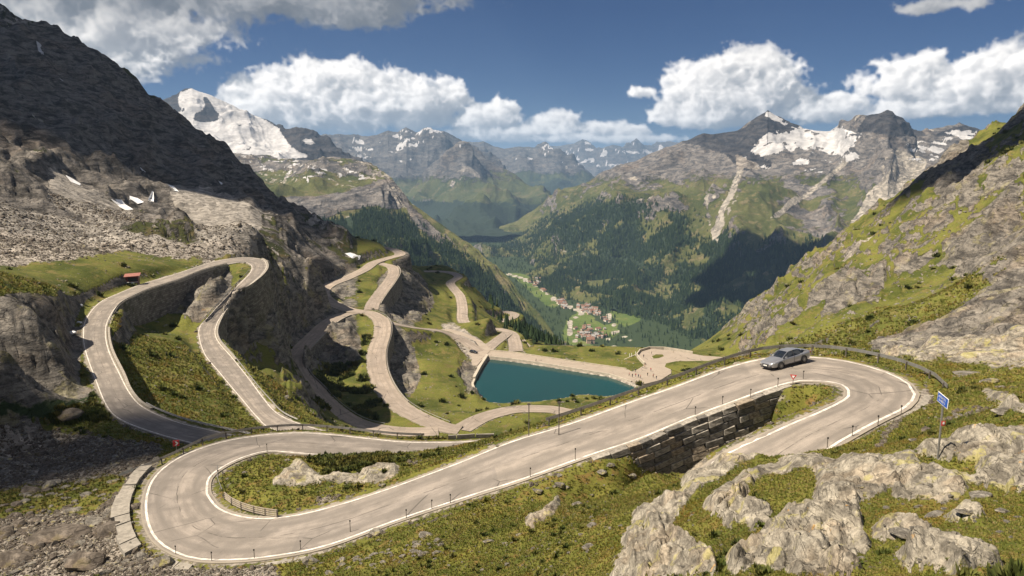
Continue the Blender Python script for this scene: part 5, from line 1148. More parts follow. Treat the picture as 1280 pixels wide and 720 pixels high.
for p in P: b = MB(); b.tube([(0, 0, -.2), (0, 0, .75)], 0.03, 6); q = b.build('post', M_RUST, w); q.location = p - P[0]

# ------------------------------------------------------------------ signs
def facing(p): return math.atan2(p.x, p.y)          # rotate a thing so that its -Y side looks back to where the road user stands
def tri(r, y, z, m, b, down=True, t=0.03):
    pts = [(r * math.sin(k * 2.0944 + (math.pi if down else 0)), z + r * math.cos(k * 2.0944 + (math.pi if down else 0))) for k in range(3)]
    v = [(x, y, zz) for x, zz in pts] + [(x, y + t, zz) for x, zz in pts]; b.add(v, [(0, 1, 2), (5, 4, 3), (0, 3, 4, 1), (1, 4, 5, 2), (2, 5, 3, 0)], m)
p = hit(991, 481) or Vector(PH(991, 481, 21)); w = tag(empty('give_way_sign', tuple(p), -facing(p)), 'small red and white give way triangle on the near hairpin island', 'road sign')
b = MB(); b.tube([(0, 0, -.3), (0, 0, 0.62)], 0.03, 6); b.build('post', M_STEEL, w); b = MB(); tri(0.34, -0.05, 0.80, 0, b); b.build('plate', M_RED, w); b = MB(); tri(0.18, -0.07, 0.80, 0, b, t=0.015); b.build('face', M_WHITE, w)
p = hit(221, 566) or Vector(PH(221, 566, 40)); w = tag(empty('bend_sign', tuple(p), -facing(p)), 'red bend marker with a white arrow behind the left guard rail', 'road sign')
b = MB(); b.tube([(0, 0, -.3), (0, 0, 0.9)], 0.04, 6); b.build('post', M_STEEL, w); b = MB(); b.box((0, 0, 1.2), (0.7, 0.05, 0.7)); b.build('plate', M_RED, w)
b = MB(); b.add([(-.15, -.04, 1.45), (.02, -.04, 1.45), (.26, -.04, 1.2), (.02, -.04, .95), (-.15, -.04, .95), (.06, -.04, 1.2)], [(0, 1, 2, 5), (5, 2, 3, 4)]); b.build('arrow', M_WHITE, w)
base = hit(1172, 573) or Vector(PY(1172, 573, 29.6)); w = tag(empty('place_name_sign', tuple(base)), 'leaning pole with a blue place-name plate on the pale rock', 'road sign')
top = Vector(PY(1179.5, 497, base.y - 0.1)) - base; b = MB(); b.tube([(-top.x * .1, 0, -0.3), tuple(top)], 0.042 * base.y / 29.6, 8); b.build('pole', M_STEEL, w)
ax = Vector((-0.02, -0.99, -0.14)).normalized(); up_v = Vector((0.09, 0.05, 1)).normalized(); nrm = ax.cross(up_v).normalized()
if nrm.dot(base) > 0: nrm = -nrm
KS = base.y / 29.6 * 0.82
def plate(c, L, Hh, t, m, name, par):
    vs = [c + ax * (sx * L / 2) + up_v * (sz * Hh / 2) + nrm * (sy * t / 2) for sy in (1, -1) for sx, sz in ((-1, -1), (1, -1), (1, 1), (-1, 1))]
    b = MB(); b.add(vs, [(0, 1, 2, 3), (7, 6, 5, 4), (0, 4, 5, 1), (1, 5, 6, 2), (2, 6, 7, 3), (3, 7, 4, 0)]); return b.build(name, m, par)
c0 = top + up_v * (-0.12 * base.y / 29.6) + ax * (-0.02)
pl = plate(c0, 0.92 * KS, 0.46 * KS, 0.03, M_BLUE, 'plate', w); plate(c0 - nrm * 0.002, 0.96 * KS, 0.50 * KS, 0.024, M_WHITE, 'rim', w)
rnd = random.Random(11)
for row, (n_, sh, cw) in enumerate(((7, -0.34, 0.085), (6, -0.30, 0.09))):   # the plate's two lines of white lettering, too small to read in the photograph
    for k in range(n_):
        L_ = MB(); cc = c0 + nrm * 0.02 + ax * (sh + k * cw * 1.15) * KS + up_v * (0.09 - row * 0.18) * KS
        for (dx, dz, sx, sz) in rnd.sample([(-.025, 0, .014, .10), (.025, 0, .014, .10), (0, .043, .06, .014), (0, 0, .05, .014), (0, -.043, .06, .014)], 3):
            vs = [cc + ax * (dx + q * sx / 2) * KS + up_v * (dz + r * sz / 2) * KS for q, r in ((-1, -1), (1, -1), (1, 1), (-1, 1))]; L_.add(vs, [(0, 1, 2, 3)])
        L_.build('letter', M_WHITE, pl)
mid = top * 0.55; b = MB(); b.box(tuple(mid + Vector((0.06, -.06, 0.1))), (0.16, 0.02, 0.20)); q = b.build('sticker', M_RED, w); b = MB(); b.box(tuple(mid + Vector((0.06, -.075, 0.12))), (0.07, 0.012, 0.10)); b.build('sticker_mark', M_WHITE, q)
# ------------------------------------------------------------------ silver car
def car_paint(name, col, metal=0.7, rough=0.3):
    m = mat(name, col, rough, metal, var=0.04, scale=1, spec=0.5, coat=0.6); return m
M_SILVER = car_paint('silver_paint', (0.40, 0.405, 0.42)); M_GLASS = mat('tinted_glass', (0.012, 0.015, 0.02), 0.06, 0.0, var=0.0, spec=0.8); M_TYRE = mat('tyre_rubber', (0.02, 0.02, 0.02), 0.85, var=0.1)
M_RIM = mat('alloy_rim', (0.40, 0.40, 0.41), 0.35, 0.8, var=0.05); M_TRIM = mat('dark_trim', (0.025, 0.025, 0.028), 0.45, var=0.1); M_LAMP = mat('lamp_glass', (0.55, 0.57, 0.6), 0.15, 0.2, var=0.05, spec=0.8); M_TAIL = mat('tail_lamp', (0.30, 0.01, 0.01), 0.25, var=0.05)
def build_car(name, label, loc, fwd, up_, paint, scale=1.0, estate=False):
    """x = along the car, nose at +x"""
    w = empty(name, tuple(loc)); fwd = Vector(fwd).normalized(); lt = Vector(up_).cross(fwd).normalized(); u = fwd.cross(lt).normalized()
    w.matrix_world = Matrix.Translation(loc) @ Matrix((fwd, lt, u)).transposed().to_4x4() @ Matrix.Scale(scale, 4); tag(w, label, 'car')
    xs = [2.46, 2.40, 2.25, 1.95, 1.50, 1.05, 0.6, 0.0, -0.6, -1.1, -1.5, -1.95, -2.25, -2.42, -2.48]
    hw = [0.62, 0.78, 0.87, 0.92, 0.94, 0.93, 0.925, 0.925, 0.93, 0.945, 0.95, 0.93, 0.87, 0.80, 0.70]
    zt = [0.60, 0.69, 0.76, 0.82, 0.88, 0.93, 0.955, 0.965, 0.975, 0.99, 1.0, 1.01, 1.01, 0.98, 0.86]
    zb = [0.34, 0.25, 0.20, 0.19, 0.19, 0.19, 0.19, 0.19, 0.19, 0.19, 0.20, 0.22, 0.26, 0.32, 0.42]
    def sec(x, h, t, b): 
        half = [(h * 0.90, b), (h * 0.99, b + 0.10), (h, b + (t - b) * 0.40), (h * 0.975, b + (t - b) * 0.60), (h * 0.99, b + (t - b) * 0.78), (h * 0.93, t - 0.02), (h * 0.72, t + 0.015), (h * 0.36, t + 0.035), (0, t + 0.042)]
        return [(x, y, z) for y, z in half] + [(x, -y, z) for y, z in half[-2::-1]]
    S = [sec(*a) for a in zip(xs, hw, zt, zb)]; n = len(S[0]); b = MB(); vs = [v for s_ in S for v in s_]
    fs = [(i * n + k, i * n + k + 1, (i + 1) * n + k + 1, (i + 1) * n + k) for i in range(len(S) - 1) for k in range(n - 1)]
    fs += [tuple(range(n)), tuple((len(S) - 1) * n + k for k in range(n))[::-1]] + [(i * n, (i + 1) * n, (i + 1) * n + n - 1, i * n + n - 1) for i in range(len(S) - 1)]
    b.add(vs, fs); body = b.build('body', paint, w, True)
    md = body.modifiers.new('soft', 'SUBSURF'); md.levels = md.render_levels = 1
    # greenhouse
    gx = [1.02, 0.75, 0.25, -0.30, -0.9, -1.45, -1.85, -2.15] if not estate else [1.02, 0.75, 0.25, -0.30, -0.9, -1.6, -2.05, -2.3]
    gz = [0.95, 1.13, 1.38, 1.435, 1.41, 1.28, 1.13, 1.03] if not estate else [0.95, 1.13, 1.42, 1.47, 1.47, 1.44, 1.36, 1.03]
    gw = [0.70, 0.70, 0.62, 0.60, 0.60, 0.58, 0.56, 0.55]; gb = [0.88, 0.88, 0.87, 0.87, 0.87, 0.86, 0.80, 0.70]
    def gs(x, z, wt, wb): return [(x, wb, 0.93), (x, wt + (wb - wt) * 0.25, max(0.94, z - 0.10)), (x, wt, z - 0.03), (x, wt * 0.5, z), (x, 0, z + 0.008), (x, -wt * 0.5, z), (x, -wt, z - 0.03), (x, -wt - (wb - wt) * 0.25, max(0.94, z - 0.10)), (x, -wb, 0.93)]
    S = [gs(*a) for a in zip(gx, gz, gw, gb)]; n = 9; vs = [v for s_ in S for v in s_]
    b = MB(); b.add(vs, [(i * n + k, i * n + k + 1, (i + 1) * n + k + 1, (i + 1) * n + k) for i in range(len(S) - 1) for k in range(n - 1)] + [tuple(range(n)), tuple((len(S) - 1) * n + k for k in range(n))[::-1]]); b.build('window_band', M_GLASS, w, True)
    b = MB(); R_ = [[Vector(S[i][k]) + Vector((0, 0, 0.012)) for k in range(2, 7)] for i in range(2, 6)]; rv = [tuple(v) for r in R_ for v in r]
    b.add(rv, [(i * 5 + k, i * 5 + k + 1, (i + 1) * 5 + k + 1, (i + 1) * 5 + k) for i in range(3) for k in range(4)]); b.build('roof', paint, w, True)
    for sg in (1, -1):
        b = MB(); k = 2 if sg > 0 else 6; k1 = 1 if sg > 0 else 7
        b.tube([Vector(S[0][k1]) + Vector((0, sg * .01, 0.0)), Vector(S[1][k]) , Vector(S[2][k]) + Vector((0, 0, .01))], [0.035, 0.035, 0.035], 5); b.build('pillar', paint, w)
        b = MB(); b.tube([(-0.28, sg * 0.885, 0.95), (-0.33, sg * 0.62, 1.40)], 0.035, 5); b.build('pillar', M_TRIM, w)
        b = MB(); b.tube([Vector(S[5][k]), Vector(S[6][k]), (-2.15, sg * .62, 1.02)], [0.05, 0.07, 0.09], 5); b.build('pillar', paint, w)
        b = MB(); b.box((0.78, sg * 1.0, 1.0), (0.16, 0.20, 0.13), taper=0.8); b.build('mirror', paint, w)
        for x in (0.30, -0.75): b = MB(); b.box((x - .25, sg * 0.945, 0.80), (0.20, 0.025, 0.03)); b.build('door_handle', M_RIM, w)
        for x in (1.02, -0.25, -1.25): b = MB(); b.box((x, sg * 0.935, 0.60), (0.012, 0.02, 0.60)); b.build('door_seam', M_TRIM, w)
        b = MB(); b.box((-0.05, sg * 0.935, 0.24), (2.1, 0.03, 0.08)); b.build('sill', M_TRIM, w)
        b = MB(); b.add([(2.44, sg * .52, .64), (2.40, sg * .76, .66), (2.10, sg * .905, .74), (2.12, sg * .90, .64), (2.40, sg * .74, .57), (2.455, sg * .52, .57)], [(0, 1, 2, 3, 4, 5)]); hl = b.build('headlight', M_LAMP, w)
        b = MB(); b.box((-2.43, sg * 0.60, 0.84), (0.06, 0.42, 0.09)); b.build('tail_light', M_TAIL, w)
        b = MB(); b.add([(2.475, sg * .50, .36), (2.42, sg * .78, .36), (2.42, sg * .80, .46), (2.48, sg * .55, .46)], [(0, 1, 2, 3)]); b.build('air_intake', M_TRIM, w)
        for x in (1.45, -1.42):
            b = MB(); b.tube([(x, sg * 0.70, 0.345), (x, sg * 0.962, 0.345)], 0.395, 20); b.build('wheel_arch', M_TRIM, w)
            b = MB(); r = 0.335; ys = (0.74, 0.955, 0.985, 0.985); rs = (r * .96, r, r * .97, r * .72)
            vs = [(x + rr * math.cos(2 * math.pi * k / 20), sg * y, 0.335 + rr * math.sin(2 * math.pi * k / 20)) for y, rr in zip(ys, rs) for k in range(20)]
            b.add(vs, [(i * 20 + k, i * 20 + (k + 1) % 20, (i + 1) * 20 + (k + 1) % 20, (i + 1) * 20 + k) for i in range(3) for k in range(20)] + [tuple(60 + k for k in range(20))]); wh = b.build('wheel', M_TYRE, w, True)
            b = MB(); b.tube([(x, sg * 0.975, 0.335), (x, sg * 0.992, 0.335)], 0.05, 8)
            for k in range(10):
                a = 2 * math.pi * k / 10; b.box((x + math.cos(a) * .13, sg * 0.990, 0.335 + math.sin(a) * .13), (.22, 0.012, 0.035), M=Matrix.Rotation(-a, 3, 'Y'))
            b.tube([(x, sg * 0.986, 0.335), (x, sg * 0.989, 0.335)], 0.235, 20, caps=False); b.build('rim', M_RIM, wh)
    b = MB(); b.add([(2.47, -.40, .60), (2.47, .40, .60), (2.49, .34, .36), (2.49, -.34, .36)], [(0, 1, 2, 3)]); b.build('grille', M_TRIM, w)
    b = MB(); b.box((2.495, 0, 0.47), (0.012, 0.46, 0.11)); b.build('number_plate', M_WHITE, w)
    b = MB(); b.box((-2.48, 0, 0.62), (0.012, 0.46, 0.11)); b.build('number_plate', M_WHITE, w)
    b = MB(); b.box((2.45, 0, 0.27), (0.08, 1.3, 0.05)); b.build('bumper_lip', M_TRIM, w)
    return w
def on_road(nm, i, f):
    P = ROADS[nm]['p']; k = min(range(len(P)), key=lambda q: abs(P[q][2] - i)); a, b, _ = P[k]; c = a.lerp(b, f); a2, b2, _ = P[max(0, k - 3)]; d = a2.lerp(b2, f) - c; side = (b - a).normalized()
    return c, d.normalized(), side
c, d, side = on_road('main', 24.3, 0.66)
n_ = d.cross(side); n_ = n_ if n_.z > 0 else -n_
build_car('silver_car', 'silver grey fastback saloon car driving down past the near right hairpin', c + Vector((0, 0, 0.03)), (d + side * -0.30).normalized(), n_, M_SILVER, 1.06)
p = Vector(PH(592, 441, 103.3)); build_car('parked_car', 'dark car parked at the corner of the square above the lake', p, (0.8, -0.6, 0), (0, 0, 1), car_paint('black_car_paint', (0.03, 0.032, 0.038)), 1.0, True)

# ------------------------------------------------------------------ red roofed stall by the upper left road
p = hit(166, 356) or Vector(PH(166, 356, 37.5)); w = tag(empty('roadside_stall', tuple(p), 0.35), 'small red-roofed stall against the dark bank beside the upper left road', 'stall')
b = MB(); b.box((0, 0.6, 1.3), (3.6, 2.2, 2.6)); b.build('cabin', mat('stall_red', (0.14, 0.03, 0.025), 0.7, var=.2), w)
b = MB(); b.add([(-2.2, -1.4, 2.75), (2.3, -1.4, 2.95), (2.3, 1.9, 3.5), (-2.2, 1.9, 3.3), (-2.2, -1.4, 2.6), (2.3, -1.4, 2.8), (2.3, 1.9, 3.35), (-2.2, 1.9, 3.15)], [(0, 1, 2, 3), (7, 6, 5, 4), (0, 4, 5, 1), (1, 5, 6, 2), (2, 6, 7, 3), (3, 7, 4, 0)]); b.build('roof', mat('faded_red_roof', (0.26, 0.11, 0.09), 0.7, var=.2), w)
b = MB(); b.box((0, -0.9, 0.95), (3.2, 0.7, 0.08)); b.build('counter', M_WHITE, w)
b = MB(); b.box((0.1, -0.56, 1.75), (2.6, 0.08, 1.1)); b.build('hatch', M_BLACK, w)
for x in (-1.9, 1.9): b = MB(); b.box((x, -1.2, 1.35), (.1, .1, 2.8)); b.build('post', M_TIMBER, w)
b = MB(); b.box((0.3, -1.6, 0.45), (1.0, 0.6, 0.9), taper=.8); q = b.build('goods_table', mat('blue_grey_cloth', (0.22, 0.25, 0.30), 0.9), w)

# ------------------------------------------------------------------ people on the lakeside square
def person_mesh(stride, seed, top, trousers):
    rnd = random.Random(seed); k = stride
    J = [(0, 0, .95), (0, 0, 1.15), (0, 0, 1.38), (0, 0, 1.50), (0, .01, 1.62), (0, 0, 1.74), (.10, 0, .90), (.11, k * .22, .50), (.11, k * .30 - .12 * abs(k), .08), (.12, k * .30 + .08, .04), (-.10, 0, .90), (-.11, -k * .16, .50), (-.11, -k * .34, .08), (-.12, -k * .34 + .13, .04),
         (.19, 0, 1.40), (.25, -k * .12, 1.14), (.26, -k * .05, .88), (.265, k * 0 + .02, .78), (-.19, 0, 1.40), (-.25, k * .12, 1.14), (-.26, k * .18, .90), (-.265, k * .2, .80)]
    Ed = [(0, 1), (1, 2), (2, 3), (3, 4), (4, 5), (0, 6), (6, 7), (7, 8), (8, 9), (0, 10), (10, 11), (11, 12), (12, 13), (2, 14), (14, 15), (15, 16), (16, 17), (2, 18), (18, 19), (19, 20), (20, 21)]
    Rr = [.15, .14, .16, .06, .09, .085, .10, .075, .05, .045, .10, .075, .05, .045, .07, .05, .04, .04, .07, .05, .04, .04]
    me = bpy.data.meshes.new('person'); me.from_pydata(J, Ed, []); o = bpy.data.objects.new('person', me); C.objects.link(o); md = o.modifiers.new('s', 'SKIN')
    for i, r in enumerate(Rr): me.skin_vertices[0].data[i].radius = (r, r * (.75 if i < 3 else 1))
    me.skin_vertices[0].data[0].use_root = True; sb = o.modifiers.new('u', 'SUBSURF'); sb.levels = 1
    dg = bpy.context.evaluated_depsgraph_get(); m2 = bpy.data.meshes.new_from_object(o.evaluated_get(dg)); bpy.data.objects.remove(o)
    skin = mat('skin', (0.42, 0.26, 0.18), 0.6); hair = mat('hair', (0.05, 0.035, 0.025), 0.8); m2.materials.clear()
    for m in (top, trousers, skin, hair): m2.materials.append(m)
    for f in m2.polygons:
        z = f.center.z; y = f.center.y; f.material_index = 3 if z > 1.70 or (z > 1.62 and y < -.01) else 2 if z > 1.46 or (abs(f.center.x) > .22 and z < .92) else 0 if z > .93 else 1; f.use_smooth = True
    return m2
tops = [mat('shirt_%s' % n, c, 0.85) for n, c in (('red', (.35, .04, .03)), ('navy', (.03, .04, .09)), ('white', (.6, .58, .55)), ('black', (.03, .03, .03)), ('orange', (.45, .15, .04)))]; trs = [mat('trousers_%s' % n, c, 0.9) for n, c in (('black', (.025, .025, .03)), ('denim', (.06, .09, .16)), ('sand', (.28, .23, .16)))]
PEOPLE = [((786.5, 470), 0, 0, .5, 'person in red top, leftmost of those beside the lake corner'), ((790.5, 471.5), 3, 0, 0, 'person in black, second from the left beside the lake corner'), ((794.5, 471), 0, 1, .4, 'person in red and denim walking by the lake corner'), ((798, 472), 1, 0, 0, 'person in navy standing among the group by the lake corner'), ((800.5, 473), 0, 0, .5, 'person in red at the right end of the lakeside group'),
 ((791, 464.5), 3, 1, 0, 'person in black standing behind the lakeside group, left one of a pair'), ((794.5, 465), 1, 0, .4, 'person in navy standing behind the lakeside group, right one of a pair'), ((809.5, 470), 3, 0, 0, 'lone person in black in the middle of the square'), ((813.5, 464), 0, 1, .5, 'person in red near the centre of the square'), ((806, 459.5), 4, 2, .4, 'person in orange top crossing the square'),
 ((816.5, 472), 0, 0, .5, 'person in red walking right of the lone figure'), ((820.5, 474), 3, 1, .3, 'person in black nearest the guard rail on the square'), ((804.5, 447), 1, 0, 0, 'person in navy beside the curved parapet'), ((814.5, 443), 3, 0, 0, 'person in black at the small grass patch'), ((670, 452), 3, 0, .5, 'lone person walking on the dam'), ((841.5, 441), 2, 2, .3, 'person in white at the far parapet of the square')]
_pm = {}
for (xy, t_, tr, st, lab) in PEOPLE:
    key = (t_, tr, st > 0.2); 
    if key not in _pm: _pm[key] = person_mesh(0.9 if st > 0.2 else 0.15, 1, tops[t_], trs[tr])
    q = Vector(PH(xy[0], xy[1], 103.42)); o = tag(link('person', _pm[key]), lab, 'person', 'people on the lakeside square'); o.location = q; o.rotation_euler = (0, 0, random.uniform(0, 6.28)); o.scale = (1.12,) * 3

# ------------------------------------------------------------------ dam, parapets, square
M_DAM = asphalt('dam_concrete', (0.36, 0.305, 0.25), (0.46, 0.395, 0.33), 0.5); M_CONC = mat('pale_concrete', (0.40, 0.36, 0.30), 0.9, var=.15, scale=.5, bump=.2)
for nm, lab in (('dam', 'pale paved crest of the dam'), ('square', 'pale gravel square at the right end of the dam'), ('parking', 'pale gravel parking ground left of the lake')):
    pl, z, T = FLATS[nm]; zz = {'dam': z + .10, 'square': z + .14, 'parking': z + .05}[nm]; n = len(pl); V = [(p[0], p[1], zz) for p in pl] + [(p[0], p[1], zz - 1.5) for p in pl]
    me = bpy.data.meshes.new(nm); me.from_pydata(V, [], [tuple(range(n))] + [(i, (i + 1) % n, n + (i + 1) % n, n + i) for i in range(n)]); me.materials.append(M_DAM)
    bm = bmesh.new(); bm.from_mesh(me); bmesh.ops.triangulate(bm, faces=[f for f in bm.faces if len(f.verts) > 4]); bmesh.ops.recalc_face_normals(bm, faces=bm.faces)
    if sum(f.normal.z * f.calc_area() for f in bm.faces) < 0: bmesh.ops.reverse_faces(bm, faces=bm.faces)
    bm.to_mesh(me); bm.free(); set_attr(me, 'along', np.tile([0.3, 5, 0, 1.0], (len(me.vertices), 1)))
    tag(link({'dam': 'dam_crest', 'square': 'lakeside_square', 'parking': 'parking_ground'}[nm], me), lab, kind='structure')
def parapet(pix, h, label, m=None, w_=0.5, ht=0.9, dn=4.0):
    P = [Vector(PH(x, y, h)) for x, y in pix]; o = P[0].copy(); b = MB(); b.sweep([p - o for p in P], [(-w_ / 2, -dn), (w_ / 2, -dn), (w_ / 2, ht), (-w_ / 2, ht)]); t = b.build('parapet_wall', m or M_CONC, None); t.location = o; return tag(t, label, 'wall')
parapet([(607, 445), (640, 448.4), (675, 453.4), (715, 460), (762, 467.5), (789, 476.5)], 103.5, 'long low parapet along the lake side of the dam', ht=.25, dn=5)
parapet([(612, 438.5), (640, 440.8), (675, 446.2), (725, 453.6), (783, 461.8)], 103.5, 'thin parapet along the valley side of the dam', ht=0.7, w_=.35)
parapet([(609, 444), (600, 458), (592.5, 472)], 103.3, 'short parapet from the dam corner along the left shore of the lake', ht=.5, w_=1.4)
parapet([(593, 474), (590.5, 480), (593, 487)], 104.0, 'broken wall stub on the rocky left shore', ht=.3, w_=1.0)
parapet([(806, 455.5), (800, 450), (796, 444), (800, 439), (812, 435.5), (830, 435.8), (848, 438.5), (866, 441.5)], 103.4, 'curved pale parapet round the far side of the square', ht=1.1, w_=.5)
parapet([(780, 451), (788, 447.5), (795, 444.5)], 104.2, 'straight parapet running down from the square to the left', ht=.8, w_=.4)
for k, (x, y) in enumerate(((787, 444.5), (789.5, 443.8), (794.5, 442))): b = MB(); p = Vector(PH(x, y + 3, 104)); b.tube([(0, 0, -.5), (0, 0, 2.4)], 0.16, 6); o = b.build('white_post', M_WHITE); o.location = p; tag(o, 'slim white post behind the sloping parapet of the square', 'post', 'white posts by the square')
# green islands on the square
for pix, h, lab in (([(815, 445), (820, 442.8), (828, 443), (830, 445), (823, 447.5), (817, 448)], 103.47, 'small turf patch in the paved turning circle'), ([(831, 458), (833, 454), (845, 451.5), (880, 451), (925, 452), (925, 462), (860, 468), (846, 464), (838, 461)], 103.35, 'turf island beside the lakeside square')):
    P = [PH(x, y, h) for x, y in pix]; c0_ = [sum(p[k] for p in P) / len(P) for k in range(3)]; V = [tuple(p) for p in P] + [(c0_[0], c0_[1], c0_[2] + .45)] + [(p[0], p[1], p[2] - 1) for p in P]; n = len(P)
    me = bpy.data.meshes.new('turf_island'); me.from_pydata(V, [], [(i, (i + 1) % n, n) for i in range(n)] + [(i, n + 1 + i, n + 1 + (i + 1) % n, (i + 1) % n) for i in range(n)]); me.materials.append(M_MIDG); set_attr(me, 'cover', np.tile([1, 0.1, 0, 0.], (len(V), 1)))
    bm = bmesh.new(); bm.from_mesh(me); bmesh.ops.recalc_face_normals(bm, faces=bm.faces); bm.to_mesh(me); bm.free(); tag(link('turf_island', me), lab, kind='structure')

# ------------------------------------------------------------------ stone kerbs and slabs by the near hairpins
M_SLAB = mat('kerb_slab', (0.24, 0.22, 0.19), 0.92, var=.22, scale=2.2, bump=.5)
def slab_row(nm, side, i0, i1, off, wid, ln, label, ht=0.35, name='kerb'):
    E = edge_path(ROADS[nm], side, i0, i1, off); w = tag(empty(name, tuple(E[0][0])), label, 'kerb'); o = E[0][0].copy(); s = 0; k = 0; rnd = random.Random(len(E))
    while k < len(E) - 1:
        j = k + 1
        while j < len(E) - 1 and (E[j][0] - E[k][0]).length < ln * rnd.uniform(.8, 1.25): j += 1
        a, u = E[k]; c, u2 = E[j]; g_ = 0.03; a2 = a.lerp(c, g_); c2 = a.lerp(c, 1 - g_); wi = wid * rnd.uniform(.85, 1.1); dz = rnd.uniform(-.06, .05); b = MB()
        q = [a2, c2, c2 + u2 * wi, a2 + u * wi]; V = [tuple(x - o + Vector((0, 0, -0.5))) for x in q] + [tuple(x - o + Vector((0, 0, ht - .25 + dz + rnd.uniform(-.03, .03) - (0.10 if t > 1 else 0)))) for t, x in enumerate(q)]
        b.add(V, [(0, 3, 2, 1), (4, 5, 6, 7), (0, 1, 5, 4), (1, 2, 6, 5), (2, 3, 7, 6), (3, 0, 4, 7)]); b.build('slab', M_SLAB, w); k = j
slab_row('main', 0, 8.9, 12.3, 0.95, 1.5, 1.25, 'broad pale stone slabs on the outer verge of the near left hairpin', ht=.5)
slab_row('main', 0, 12.35, 13.6, 0.5, 0.9, 1.6, 'narrow slabs continuing the broad kerb of the near left hairpin', ht=.35)
slab_row('main', 0, 14.6, 15.7, 0.35, 1.9, 2.4, 'pale slabs below the guide post at the bottom of the left hairpin', ht=.25)
slab_row('main', 1, 28.7, 31.2, 0.4, 1.1, 1.8, 'pale stone kerb along the lower leg of the near right hairpin', ht=.3)
E = edge_path(ROADS['main'], 0, 1.0, 2.6, 1.0); slab_row('main', 0, 1.2, 2.2, 0.8, 0.5, 1.5, 'line of white blocks along the back of the upper arm', ht=.7)

# ------------------------------------------------------------------ village houses
def house_mesh(w_, d_, h_, rf, wall, roof):
    b = MB(); b.box((0, 0, h_ / 2 - 2), (w_, d_, h_ + 4), m=0); o = .7; x, y = w_ / 2 + o, d_ / 2 + o; rz = h_ + rf
    b.add([(-x, -y, h_ - .3), (x, -y, h_ - .3), (x, y, h_ - .3), (-x, y, h_ - .3), (-x, 0, rz), (x, 0, rz)], [(0, 1, 5, 4), (2, 3, 4, 5), (0, 4, 3), (1, 2, 5)], 1); return b.mesh('house', [wall, roof])
HW = [mat('render_%s' % n, c, .9, var=.08, scale=.1) for n, c in (('cream', (.55, .50, .42)), ('white', (.66, .63, .58)), ('pink', (.50, .36, .29)))]; HR = [mat('roof_%s' % n, c, .85, var=.2, scale=.3) for n, c in (('brown', (.24, .15, .11)), ('red', (.22, .12, .085)), ('grey', (.28, .27, .26)))]
HM = [house_mesh(*s, HW[i % 3], HR[(i * 2 + 1) % 3]) for i, s in enumerate(((15, 11, 7, 5), (20, 12, 9, 5), (13, 12, 8, 6), (26, 13, 10, 5), (12, 9, 6, 4), (17, 14, 11, 5)))]
rnd = random.Random(21)
CL = [((695, 374), (712, 386), 30, 'house in the hamlet left of the valley road'), ((718, 379), (752, 396), 58, 'house in the dense centre of the valley village'), ((716, 408), (760, 424), 44, 'house in the scattered lower quarter of the valley village'), ((658, 342), (692, 366), 44, 'house of the farther village up the valley'), ((748, 396), (764, 404), 8, 'house by the meadows right of the village'), ((752, 436), (772, 446), 8, 'farm building among the trees nearest the dam')]
for (x0, y0), (x1, y1), n, lab in CL:
    for k in range(n):
        t = rnd.random(); px = x0 + (x1 - x0) * (t * .5 + rnd.random() * .5); py = y0 + (y1 - y0) * (t * .6 + rnd.random() * .4) if (x0, y0) != (716, 408) else y0 + (y1 - y0) * rnd.random()
        p = on_floor(px, py); hk = rnd.randrange(6); rn = ('red', 'brown', 'grey')[(0, 2, 1)[hk % 3] if False else {1: 0, 0: 1, 2: 2}[(hk * 2 + 1) % 3]]; sz = ('small', 'long', 'square', 'long', 'tiny', 'broad')[hk]; qx = int((px - x0) / (x1 - x0) * 2.99); qy = ('far', 'near')[int(min(.99, (py - y0) / (y1 - y0)) * 2)]; o = tag(link('house', HM[hk]), sz + ' ' + rn + '-roofed ' + lab + ', ' + ('left', 'middle', 'right')[max(0, min(2, qx))] + ' ' + qy + ' side', 'house', lab.replace('house', 'houses').replace('farm building', 'farm buildings')); o.location = p; o.rotation_euler = (0, 0, rnd.uniform(-.5, .9)); o.scale = (rnd.uniform(.5, .85),) * 3
p = on_floor(738, 429); o = tag(link('church', house_mesh(26, 16, 14, 9, HW[2], HR[1])), 'largest red-roofed building standing alone among the village trees', 'building'); o.location = p
p = on_floor(722, 438.5); o = tag(link('barn', house_mesh(30, 14, 6, 3, HW[1], HR[2])), 'long white-roofed barn in the meadow below the road bend', 'barn'); o.location = p
# ------------------------------------------------------------------ boulders, rubble, turf
def boulder_mesh(seed, flat=0.6, sub=3, m=None):
    rnd = np.random.default_rng(seed); bm = bmesh.new(); bmesh.ops.create_icosphere(bm, subdivisions=sub, radius=0.5); V = np.array([v.co for v in bm.verts])
    pl = rnd.normal(size=(9, 3)); pl /= np.linalg.norm(pl, axis=1)[:, None]; off = rnd.uniform(0.24, 0.42, 9)
    for n_, o_ in zip(pl, off): d = V @ n_ - o_; V -= np.clip(d, 0, None)[:, None] * n_ * 0.93      # split faces
    V += V * (0.10 * fbm(V[:, 0] + seed, V[:, 1], V[:, 2], 0.35, 3, 0.6, seed % 40))[:, None]; V[:, 2] *= flat; V[:, 0] *= rnd.uniform(1.0, 1.5)
    for v, c_ in zip(bm.verts, V): v.co = c_
    me = bpy.data.meshes.new('boulder'); bm.to_mesh(me); bm.free(); me.materials.append(m); set_attr(me, 'cover', np.zeros((len(me.vertices), 4))); return me
M_BOULD = terrain_mat('boulder_rock', 0.06, (0.13, 0.12, 0.105), (0.40, 0.37, 0.32), ((0.05, 0.06, 0.015),) * 3, (0.3, 0.27, 0.23), lichen=0.5)
M_BOULD2 = terrain_mat('brown_boulder', 0.06, (0.085, 0.072, 0.06), (0.25, 0.215, 0.18), ((0.05, 0.06, 0.015),) * 3, (0.3, 0.27, 0.23), lichen=0.1)
